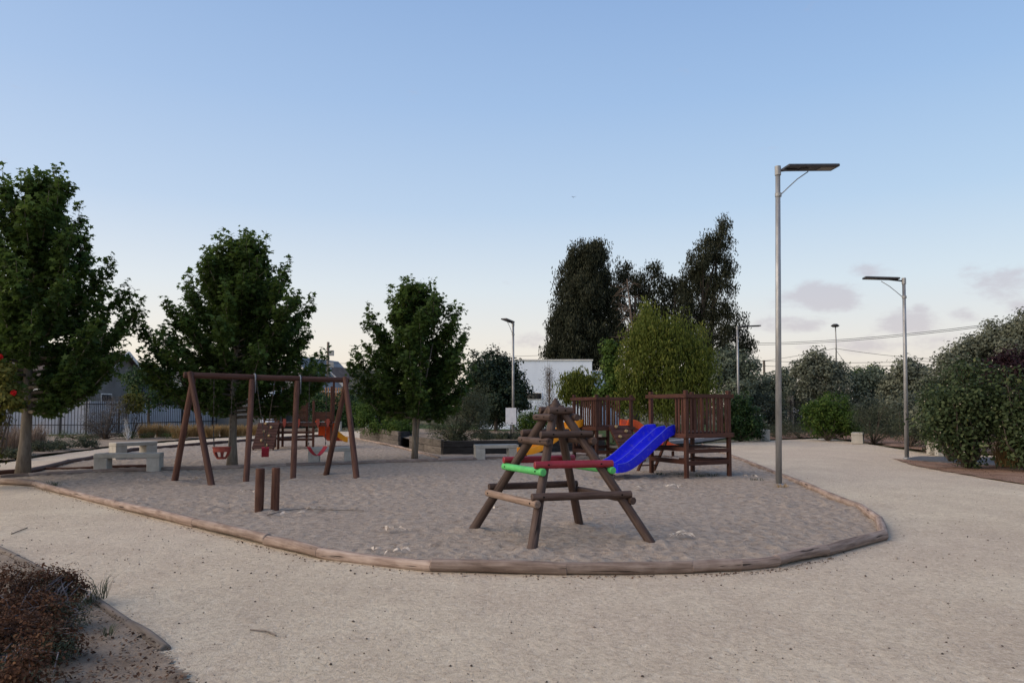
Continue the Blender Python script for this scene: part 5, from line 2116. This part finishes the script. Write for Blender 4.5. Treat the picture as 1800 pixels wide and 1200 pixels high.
# dark green shrubs in front of houses (behind the far bench)
px_bush('hedge_shrub', 'dark green hedge behind the far bench', 590, 755, 50,
        [(560, 705, 28, 18, 50), (600, 715, 34, 26, 70), (640, 715, 30, 30, 60), (575, 735, 36, 18, 60), (620, 738, 34, 16, 50), (530, 715, 24, 20, 40)],
        M['laurel_leaf'], 81, .12, 24, .2, OVATE)
blob_tree('olive_tree', 'grey green tree rising behind the smaller star leaved tree', 642, 760, 52,
          [(640, 660, 26, 28, 50), (625, 690, 22, 22, 34), (660, 680, 30, 30, 50), (640, 710, 30, 20, 40)], M['silver_leaf'], 83, .13, 22, .22, DIAMOND, trunk=.12)

blob_tree('garden_tree', 'dark green garden tree behind the fence, between the two left trees', 262, 755, 44,
          [(240, 668, 26, 22, 40), (275, 660, 28, 26, 50), (300, 680, 24, 24, 36), (262, 695, 40, 24, 56), (310, 700, 22, 20, 26)], M['laurel_leaf'], 91, .13, 34, .18, OVATE, trunk=.09)

# right side: greyish olives, far row
OG = 'grey green trees along the far fence'
for i, (lab, u, Y, mm, bl) in enumerate([
        ('silvery tree beside the far lamp post, next to the drooping tree', 1290, 46, 'olive_leaf', [(1278, 640, 28, 24, 60), (1310, 648, 26, 26, 56), (1262, 660, 24, 26, 46), (1295, 680, 38, 26, 70), (1330, 685, 22, 26, 40)]),
        ('dark grey green tree behind the main lamp pole', 1370, 50, 'olive_leaf', [(1350, 672, 22, 18, 36), (1380, 665, 24, 22, 40), (1362, 695, 34, 20, 50), (1400, 690, 26, 22, 40), (1340, 700, 18, 18, 24)]),
        ('pale ragged tree standing in front of the lamp topped utility pole', 1440, 47, 'silver_leaf', [(1435, 632, 16, 16, 24), (1420, 650, 22, 20, 36), (1452, 652, 24, 22, 40), (1400, 648, 10, 12, 10), (1430, 680, 34, 22, 56), (1468, 680, 26, 26, 44), (1475, 650, 14, 12, 12)]),
        ('grey green tree between lamp topped pole and second lamp', 1530, 48, 'olive_leaf', [(1508, 670, 24, 18, 36), (1540, 664, 28, 18, 40), (1525, 692, 36, 20, 56), (1565, 690, 26, 24, 40)]),
        ('silvery tree right behind the second lamp post', 1600, 40, 'silver_leaf', [(1590, 648, 20, 20, 30), (1612, 660, 24, 26, 40), (1580, 680, 30, 26, 50), (1615, 700, 36, 30, 60), (1585, 715, 30, 20, 40)])]):
    blob_tree('olive_tree', lab, u, 755, Y, bl, M[mm], 101 + i, .17, 44, .22, DIAMOND, group=OG, trunk=.10, shell=.35)
px_bush('hedge_shrub', 'yellow green treetop peeking over the far grey trees', 1530, 700, 56,
        [(1530, 655, 22, 10, 30), (1500, 660, 14, 8, 16), (1545, 660, 14, 8, 16)], M['bright_leaf'], 117, .14, 22, .18, OVATE)
for i, (u, Y, top, w, lab) in enumerate([(1345, 46, 696, 52, 'dense grey hedge mass by the far lamp post'), (1405, 52, 676, 56, 'dark hedge mass behind the parked car'), (1490, 46, 684, 60, 'grey hedge mass between the two green path shrubs'),
                                          (1560, 44, 684, 60, 'grey hedge mass behind the brownish shrub'), (1630, 36, 684, 60, 'grey hedge mass behind the second lamp post')]):
    vb = 715 + 1300 * 1.55 / Y
    px_bush('hedge_mass', lab, u, vb, Y, [(u - w * .4, (top + vb) / 2 - 4, w * .6, (vb - top) * .45, 44), (u + w * .4, (top + vb) / 2, w * .6, (vb - top) * .45, 44), (u, vb - 14, w * .9, 16, 40)],
            M['dark_olive'], 161 + i, .12, 22, .18, OVATE)
# big olives at the right border
blob_tree('olive_tree', 'large pale olive with thin twiggy top behind the round bush', 1700, 760, 27,
          [(1742, 590, 26, 26, 40), (1715, 605, 26, 20, 34), (1690, 620, 26, 20, 34), (1665, 640, 24, 20, 30), (1730, 628, 32, 26, 46), (1690, 655, 40, 28, 60), (1650, 690, 34, 40, 56), (1640, 730, 32, 34, 46), (1700, 700, 50, 40, 70)],
          M['silver_leaf'], 121, .11, 44, .15, DIAMOND, trunk=.09, shell=.25)
blob_tree('olive_tree', 'pale olive cut by the border, above the purple foliage', 1800, 760, 26,
          [(1790, 585, 26, 24, 40), (1815, 570, 30, 30, 40), (1775, 610, 20, 20, 26), (1800, 620, 34, 26, 50), (1840, 610, 40, 40, 50), (1830, 680, 60, 60, 70)],
          M['silver_leaf'], 123, .11, 44, .15, DIAMOND, trunk=.09, shell=.25)
px_bush('purple_shrub', 'dark purple leaved shrub between the two pale olives', 1765, 780, 24.5,
        [(1760, 645, 26, 28, 56), (1785, 650, 26, 30, 50), (1740, 665, 26, 26, 46), (1775, 690, 34, 30, 56), (1755, 725, 34, 34, 40)], M['purple_leaf'], 125, .08, 26, .12, OVATE)
px_bush('hedge_shrub', 'olive green shrub behind the crown of the round bush', 1680, 790, 25,
        [(1690, 660, 34, 24, 56), (1650, 690, 30, 30, 50), (1665, 730, 36, 30, 50), (1640, 760, 26, 20, 30)], M['dusty_leaf'], 127, .09, 24, .14, OVATE)


def fruit(root, C, Nn, rs_):
    o = np.argsort(C[:, 1] + rs_.normal(size=len(C)) * .3)[:int(len(C) * .5)]
    pick = rs_.choice(o, min(len(o), 45), False)
    cc = C[pick] + np.array((0, -.05, 0))
    leaves('blossoms', cc, rs_.normal(size=(len(cc), 3)) * .6 + np.array((0, -1, .3)), .045, OCTA, M['flower_pale'], rs_, root)
    pick = rs_.choice(o, 9, False)
    leaves('yellow_leaves', C[pick] + np.array((0, -.05, 0)), rs_.normal(size=(9, 3)) * .5 + np.array((0, -1, .3)), .085, OVATE, M['rose_leaf'], rs_, root)


px_bush('round_bush', 'round leafy bush with pale blossoms, narrow foot on the mulch', 1703, 822, 19.0,
        [(1700, 700, 42, 30, 84), (1662, 706, 24, 28, 42), (1735, 700, 28, 34, 54), (1700, 735, 52, 36, 110), (1655, 740, 26, 30, 50), (1745, 745, 28, 32, 50), (1700, 775, 36, 24, 60), (1705, 797, 20, 14, 24),
         (1690, 655, 18, 16, 20), (1722, 655, 8, 20, 10), (1742, 668, 7, 18, 8), (1700, 652, 7, 16, 8), (1650, 765, 16, 18, 20)],
        M['hibiscus_leaf'], 131, .085, 9, .18, OVATE, extra=fruit, stem=.035, shell=.4)
px_bush('round_bush', 'round leafy bush cut by the right border of view', 1806, 836, 18.2,
        [(1796, 712, 24, 26, 40), (1820, 715, 36, 36, 70), (1780, 735, 26, 34, 50), (1815, 760, 44, 40, 90), (1790, 785, 22, 26, 40), (1805, 812, 22, 14, 24), (1768, 672, 8, 24, 10), (1786, 672, 7, 20, 8), (1840, 670, 26, 24, 30)],
        M['hibiscus_leaf'], 133, .085, 9, .18, OVATE, extra=fruit, stem=.035, shell=.4)
px_bush('round_bush', 'smaller dark bush with grey trunk behind the round one', 1673, 808, 21.5,
        [(1655, 735, 26, 30, 50), (1680, 720, 30, 30, 50), (1665, 765, 22, 16, 26), (1640, 710, 18, 24, 30)], M['hibiscus_leaf'], 135, .075, 18, .14, OVATE, stem=.06, smat='smooth_bark')
# mid shrubs along the far edge of the path
px_bush('path_shrub', 'dark green pointed shrub beside the near tower', 1300, 775, 34,
        [(1300, 715, 20, 22, 44), (1285, 738, 22, 24, 46), (1315, 740, 22, 26, 46), (1300, 760, 34, 14, 50), (1330, 750, 12, 16, 20)], M['laurel_leaf'], 141, .09, 26, .12, OVATE)
px_bush('path_shrub', 'rounded bright green shrub at the far edge of path', 1455, 772, 34.5,
        [(1455, 715, 30, 22, 60), (1430, 735, 24, 22, 46), (1482, 735, 24, 22, 46), (1455, 752, 40, 16, 70), (1500, 755, 12, 12, 16)], M['bright_leaf'], 143, .085, 26, .12, OVATE)
px_bush('path_shrub', 'brownish green shrub next to the small bench', 1535, 780, 32,
        [(1520, 730, 22, 22, 44), (1550, 725, 24, 20, 46), (1535, 755, 34, 18, 56), (1570, 750, 20, 22, 36)], M['rust_green'], 145, .085, 24, .12, LANCE)
px_bush('path_shrub', 'brown tinged shrub directly behind the second lamp foot', 1600, 790, 29,
        [(1590, 735, 24, 26, 46), (1620, 740, 26, 26, 46), (1605, 765, 30, 18, 46), (1640, 765, 18, 18, 26)], M['rust_green'], 147, .085, 24, .12, LANCE)
for i, (u, v_, Y, w, h, lab) in enumerate([(1365, 768, 38, 26, 12, 'low scrubby plant beside the concrete bench end'), (1405, 767, 38, 28, 12, 'low scrubby plant right of the main lamp pole'),
                                           (1380, 755, 42, 24, 8, 'low scrub in front of the far fence pillar')]):
    px_bush('scrub_plant', lab, u, v_, Y, [(u - w * .4, v_ - 7, w * .6, h, 26), (u + w * .4, v_ - 6, w * .6, h, 26)], M['rust_green'], 151 + i, .09, 20, .12, LANCE)

# far backdrop of tree masses, closing the horizon
rs = np.random.RandomState(5)
bl = []
for i in range(44):
    u = -150 + i * 49
    Y = 95 + rs.uniform(-8, 8)
    top = 690 + rs.uniform(-14, 12)
    c = W(u, top, Y)
    bl.append((c.x, Y, max(1.0, c.z * .55), 3.2, 2.5, max(1.5, c.z * .55), 46))
C, Nn, T = clumps(bl, rs, 16, .5, .5, .4)
k_ = C[:, 2] > 0
o = leaves('treeline', C[k_], Nn[k_], .42 * (.6 + .7 * rs.rand(k_.sum())), DIAMOND, M['dusty_leaf'], rs, tint=T[k_])
tag(o, 'far mass of trees closing the horizon', 'trees', None, 'stuff')

# ==================================================================== SMALL PLANTS
def grass(name, label, p, n, h, spread, m, seed, lean=.35, w=.012, group=None, cat='grass', heads=None):
    rs_ = np.random.RandomState(seed)
    root_o = None
    a = rs_.uniform(0, 6.28, n)
    r = spread * .35 * np.sqrt(rs_.rand(n))
    bx, by = np.cos(a) * r, np.sin(a) * r
    hh = h * (.55 + .55 * rs_.rand(n))
    a2 = a + rs_.normal(size=n) * .7
    ln = lean * (.2 + rs_.rand(n)) * h
    V, Fc, Tt = [], [], []
    V = np.zeros((n, 5, 3))
    px_, py_ = -np.sin(a2) * w, np.cos(a2) * w
    V[:, 0] = np.stack([bx - px_, by - py_, np.zeros(n)], 1)
    V[:, 1] = np.stack([bx + px_, by + py_, np.zeros(n)], 1)
    mx, my = bx + np.cos(a2) * ln * .35, by + np.sin(a2) * ln * .35
    V[:, 2] = np.stack([mx - px_ * .8, my - py_ * .8, hh * .6], 1)
    V[:, 3] = np.stack([mx + px_ * .8, my + py_ * .8, hh * .6], 1)
    V[:, 4] = np.stack([bx + np.cos(a2) * ln * 1.1, by + np.sin(a2) * ln * 1.1, hh * (1 - .25 * rs_.rand(n))], 1)
    T3 = np.array([(0, 1, 3), (0, 3, 2), (2, 3, 4)])
    Fc = (np.arange(n) * 5)[:, None, None] + T3[None]
    me = np_mesh(name, V.reshape(-1, 3), Fc.reshape(-1, 3), m, attr=np.repeat(rs_.rand(n), 5))
    o_ = bpy.data.objects.new(name, me)
    o_.location = (p.x, p.y, p.z + .015)
    link(o_)
    return tag(o_, label, cat, group)


ordw = ['first', 'second', 'third', 'fourth', 'fifth', 'sixth', 'seventh', 'eighth']
for i, (u, v_) in enumerate([(258, 769), (288, 768), (316, 770), (340, 767), (372, 768), (400, 767), (428, 766), (452, 764)]):
    grass('grass_tuft', 'golden dry grass tuft before the bar fence, %s from the skewed bench' % ordw[i], G(u, v_), 420, .80 - .02 * i, 1.0, M['gold_grass'], 200 + i, .55, .014, 'golden grass tufts before the fence')
for i, (u, v_, lab) in enumerate([(12, 800, 'pale feathery grass clump at the left border behind the near trunk'), (48, 790, 'pale grass clump touching the near trunk'), (-40, 800, 'feathery grass clump just beyond the left border')]):
    grass('grass_tuft', lab, G(u, v_), 500, 1.05, 1.5, M['dry_stem'], 215 + i, .5, .010)
grass('grass_tuft', 'dry reed grass clump beside the right hand bush', G(1775, 820), 420, .9, .9, M['gold_grass'], 220, .55, .010)
for i, (u, v_, lab) in enumerate([(30, 806, 'low grey green shrub at the foot of feathery grass'), (72, 793, 'small dark cushion shrub right of the near trunk'), (104, 790, 'little green cushion shrub beside the path edge'),
                                  (150, 786, 'dusty cushion shrub in front of the grey twiggy shrub'), (0, 800, 'grey green shrub under the red flowers')]):
    p = G(u, v_)
    px_bush('cushion_shrub', lab, u, v_, p.y, [(u - 8, v_ - 9, 18, 10, 26), (u + 9, v_ - 8, 16, 9, 24)], M['rust_green' if i % 2 else 'dusty_leaf'], 230 + i, .05, 22, .07, DIAMOND)
px_bush('twiggy_shrub', 'grey twiggy half dry shrub before the bar fence', 185, 770, 36,
        [(175, 735, 26, 24, 50), (205, 730, 22, 26, 46), (190, 755, 32, 14, 50), (160, 745, 18, 18, 26), (200, 705, 14, 12, 16)], M['grey_shrub'], 241, .10, 18, .14, LANCE, up=.6, smat='twig_bark', stem=.04)
px_bush('green_shrub', 'small yellowing green shrub over the twiggy one', 232, 768, 37,
        [(232, 705, 16, 16, 24), (222, 715, 14, 14, 18), (245, 712, 10, 12, 12)], M['rose_leaf'], 243, .09, 22, .12, OVATE)
px_bush('white_shrub', 'small bleached white dead shrub beside the grey one', 224, 764, 35.4,
        [(224, 752, 6, 8, 12), (222, 742, 5, 7, 8), (227, 758, 6, 5, 8)], M['flower_pale'], 245, .05, 12, .07, LANCE, smat='white_trim', stem=.015)
px_bush('low_weeds', 'green weeds at the foot of the bar fence', 130, 772, 36.5,
        [(110, 764, 26, 5, 24), (150, 765, 26, 5, 24), (232, 765, 30, 5, 26), (280, 764, 30, 4, 20)], M['green_grass'], 247, .09, 18, .10, LANCE, up=.8, cat='weeds')


# red flowering plant at the left edge
pr = G(-45, 856)
rt = px_bush('flowering_shrub', 'yellow green rose shrub with red flowers at the left border', -45, 856, pr.y,
             [(2, 658, 16, 12, 18), (12, 692, 14, 14, 22), (-18, 680, 20, 24, 30), (22, 704, 9, 9, 9), (-24, 725, 24, 26, 40), (-30, 640, 20, 20, 26), (-40, 780, 30, 40, 50)],
             M['rose_leaf'], 251, .085, 20, .09, OVATE, stem=.022)
for j, (u, v_) in enumerate(((24, 690), (0, 627), (-18, 672))):
    c = W(u, v_, pr.y - .22)
    rs_ = np.random.RandomState(300 + j)
    d = norm(rs_.normal(size=(40, 3)))
    cc = np.array(c) - np.array((rt.location.x, rt.location.y, rt.location.z)) + d * .035
    leaves('flower', cc, d + rs_.normal(size=(40, 3)) * .2, .085, OVATE, M['flower_red'], rs_, rt)

# foreground rust coloured bush
def fg_bush():
    rs_ = np.random.RandomState(401)
    base = G(40, 1105)
    root = empty('rust_bush', (base.x, base.y, -.01), 0, 'low rust brown bush with dry flower heads at the near corner', 'bush')
    bl = []
    for (u, v_, Y, ru, rv, n) in [(10, 1040, 5.6, 55, 40, 110), (70, 1030, 5.9, 50, 34, 100), (120, 1030, 6.0, 34, 24, 60), (50, 1085, 5.2, 70, 40, 120), (110, 1085, 5.3, 45, 30, 70),
                                  (20, 1140, 4.7, 70, 40, 110), (90, 1150, 4.6, 50, 34, 90), (-50, 1080, 5.2, 60, 60, 90), (-60, 1150, 4.5, 60, 50, 80), (40, 1190, 4.2, 70, 36, 90)]:
        c = W(u, v_, Y)
        bl.append((c.x - base.x, c.y - base.y, max(.10, c.z), ru / F * Y, ru / F * Y * .8, rv / F * Y, n))
    C, Nn, T = clumps(bl, rs_, 26, .035, .55, .6)
    k1 = (C[:, 2] > .02)
    C, Nn, T = C[k1], Nn[k1], T[k1]
    topm = vnoise(C[:, 0] * 4 + 50, C[:, 1] * 4 + 50, 9) + rs_.normal(size=len(C)) * .12 + (C[:, 2] - .3) * .5
    rust = topm > .38
    leaves('foliage', C[rust], Nn[rust], .018 + .014 * rs_.rand(rust.sum()), OVATE, M['rust_leaf'], rs_, root, tint=T[rust])
    g = ~rust
    leaves('green_foliage', C[g], Nn[g], .020 + .018 * rs_.rand(g.sum()), LANCE, M['rust_green'], rs_, root, tint=T[g])
    # flower heads: little dark clusters on top
    Hc = []
    top = C[(C[:, 2] > np.quantile(C[:, 2], .62)) & rust]
    for q in top[rs_.choice(len(top), 110, False)]:
        hq = q + np.array((0, 0, .045))
        Hc.append(hq + rs_.normal(size=(26, 3)) * np.array((.016, .016, .008)))
    Hc = np.concatenate(Hc)
    leaves('flower_heads', Hc, rs_.normal(size=Hc.shape) + np.array((0, 0, 1)), .011, DIAMOND, M['bark_chip'], rs_, root)
    # stems: grey violet bare twigs
    mb = MB()
    for i in range(170):
        b_ = bl[rs_.randint(len(bl))]
        a = Vector((b_[0] * .6 + rs_.normal() * .1, b_[1] * .6 + rs_.normal() * .1, 0))
        d = norm(rs_.normal(size=(1, 3)))[0]
        e = Vector((b_[0] + d[0] * b_[3] * .95, b_[1] + d[1] * b_[4] * .95, max(.05, b_[2] + abs(d[2]) * b_[5] * .98)))
        m_ = a.lerp(e, .5) + Vector((rs_.normal() * .04, rs_.normal() * .04, .05))
        mb.tube([a, m_, e], [.006, .0045, .002], 5, False)
    me = mb.mesh('stem', M['violet_stem'])
    a_ = me.attributes.new('tint', 'FLOAT', 'POINT')
    a_.data.foreach_set('value', np.repeat(rs_.rand(len(me.vertices) // 15), 15).astype(np.float32))
    link(bpy.data.objects.new('stem', me), root)


fg_bush()

# little weeds beside the buried edging and in the pit
for i, (u, v_, h, lab) in enumerate([(158, 1062, .15, 'small grey green sprig at the corner of rust bush'), (178, 1055, .24, 'upright weed at the start of the buried edging'),
                                     (190, 1120, .09, 'low green weed on the near bed')]):
    grass('weed_sprig', lab, G(u, v_), 26, h, .12, M['rust_green'], 420 + i, .8, .003, cat='weed')
for i, (u, v_, h, lab) in enumerate([(1160, 836, .10, 'weed patch in sand under the blue slide'), (1232, 838, .09, 'weed patch at the front post of near tower'), (1200, 835, .08, 'thin weeds between slide and tower post'),
                                     (1330, 846, .09, 'weed tuft in sand between tower and main lamp'), (1372, 857, .10, 'dry weed tuft at the main lamp foot'), (92, 855, .16, 'small weed inside the log border near the left tree'),
                                     (1254, 837, .08, 'weeds near the last tower post')]):
    grass('weed_tuft', lab, G(u, v_, .0), 40, h * .8, .40, M['gold_grass' if i == 4 else 'rust_green'], 440 + i, .9, .005, cat='weed')

# curled dry palm-like leaves lying on the sand
def dry_litter(u, v_, n, spread, seed, label):
    rs_ = np.random.RandomState(seed)
    p = G(u, v_, .034)
    mb = MB()
    tin = []
    for i in range(n):
        c = Vector((rs_.normal() * spread, rs_.normal() * spread * .6, 0))
        a = rs_.uniform(0, 6.28)
        L = rs_.uniform(.09, .20)
        w = rs_.uniform(.008, .020)
        d = Vector((math.cos(a), math.sin(a), 0)); s_ = Vector((-d.y, d.x, 0))
        b0 = len(mb.v)
        m_ = 6
        cur = rs_.uniform(-.6, .6)
        for j in range(m_ + 1):
            t = j / m_
            q = c + d * L * (t - .5) + s_ * cur * L * (t - .5) ** 2 * 2 + Vector((0, 0, .016 + .028 * math.sin(t * math.pi) * rs_.uniform(.6, 1.0)))
            ww = w * math.sin(math.pi * (.12 + .8 * t))
            mb.v += [tuple(q - s_ * ww), tuple(q + s_ * ww + Vector((0, 0, ww * .8)))]
            tin += [rs_.rand()] * 2
        for j in range(m_):
            mb.f.append((b0 + 2 * j, b0 + 2 * j + 1, b0 + 2 * j + 3, b0 + 2 * j + 2))
    me = mb.mesh('dry_leaves', M['dry_leaf'])
    at_ = me.attributes.new('tint', 'FLOAT', 'POINT')
    at_.data.foreach_set('value', np.array(tin, np.float32))
    o_ = bpy.data.objects.new('dry_leaves', me)
    o_.location = p
    link(o_)
    tag(o_, label, 'dry leaves', None)


for i, (u, v_, n, sp, lab) in enumerate([
        (676, 932, 6, .10, 'curled pale dry leaves on sand left of the pyramid'),
        (700, 968, 8, .12, 'brown dry leaf litter just inside the front log border'),
        (1195, 942, 7, .10, 'curled dry leaves right of the pyramid foot'),
        (1125, 858, 6, .12, 'pale dry leaves in sand below the blue slide end'),
        (1178, 856, 6, .12, 'pale dry leaves between slide and front tower post'),
        (1045, 908, 4, .11, 'dry leaf strip beside the back pyramid foot'),
        (990, 855, 5, .12, 'pale dry leaves behind the pyramid rungs'),
        (338, 842, 6, .16, 'pale dry leaves between the first swing legs'),
        (255, 845, 4, .10, 'pale dry leaf in sand left of the swing frame'),
        (435, 866, 4, .10, 'pale dry leaves before the middle swing posts'),
        (560, 897, 5, .16, 'dry stalks on sand right of the stumps'),
        (485, 903, 6, .16, 'dry stalks at the feet of the stumps'),
        (1312, 838, 6, .14, 'pale dry leaves right of the near tower'),
        (870, 893, 3, .10, 'pale dry leaves by the left pyramid foot')]):
    dry_litter(u, v_, n, sp, 500 + i, lab)

# long dry stalk lying by the stumps, twigs on the path
for i, (pts, lab) in enumerate([
        ([(470, 905), (500, 897), (535, 893), (585, 896), (640, 897)], 'long thin dry stalk lying on sand beside the stumps'),
        ([(20, 938), (35, 932), (48, 927)], 'small dark twig on the path near the left border'),
        ([(440, 1106), (470, 1109), (485, 1116)], 'thin curved twig on the foreground path')]):
    P = [G(u, v_, .030 if i == 0 else -.02) for u, v_ in pts]
    mb = MB()
    mb.tube([q - P[0] for q in P], .006, 6)
    tag(mb.obj('dry_twig', M['pole_timber'], None, P[0]), lab, 'twig')
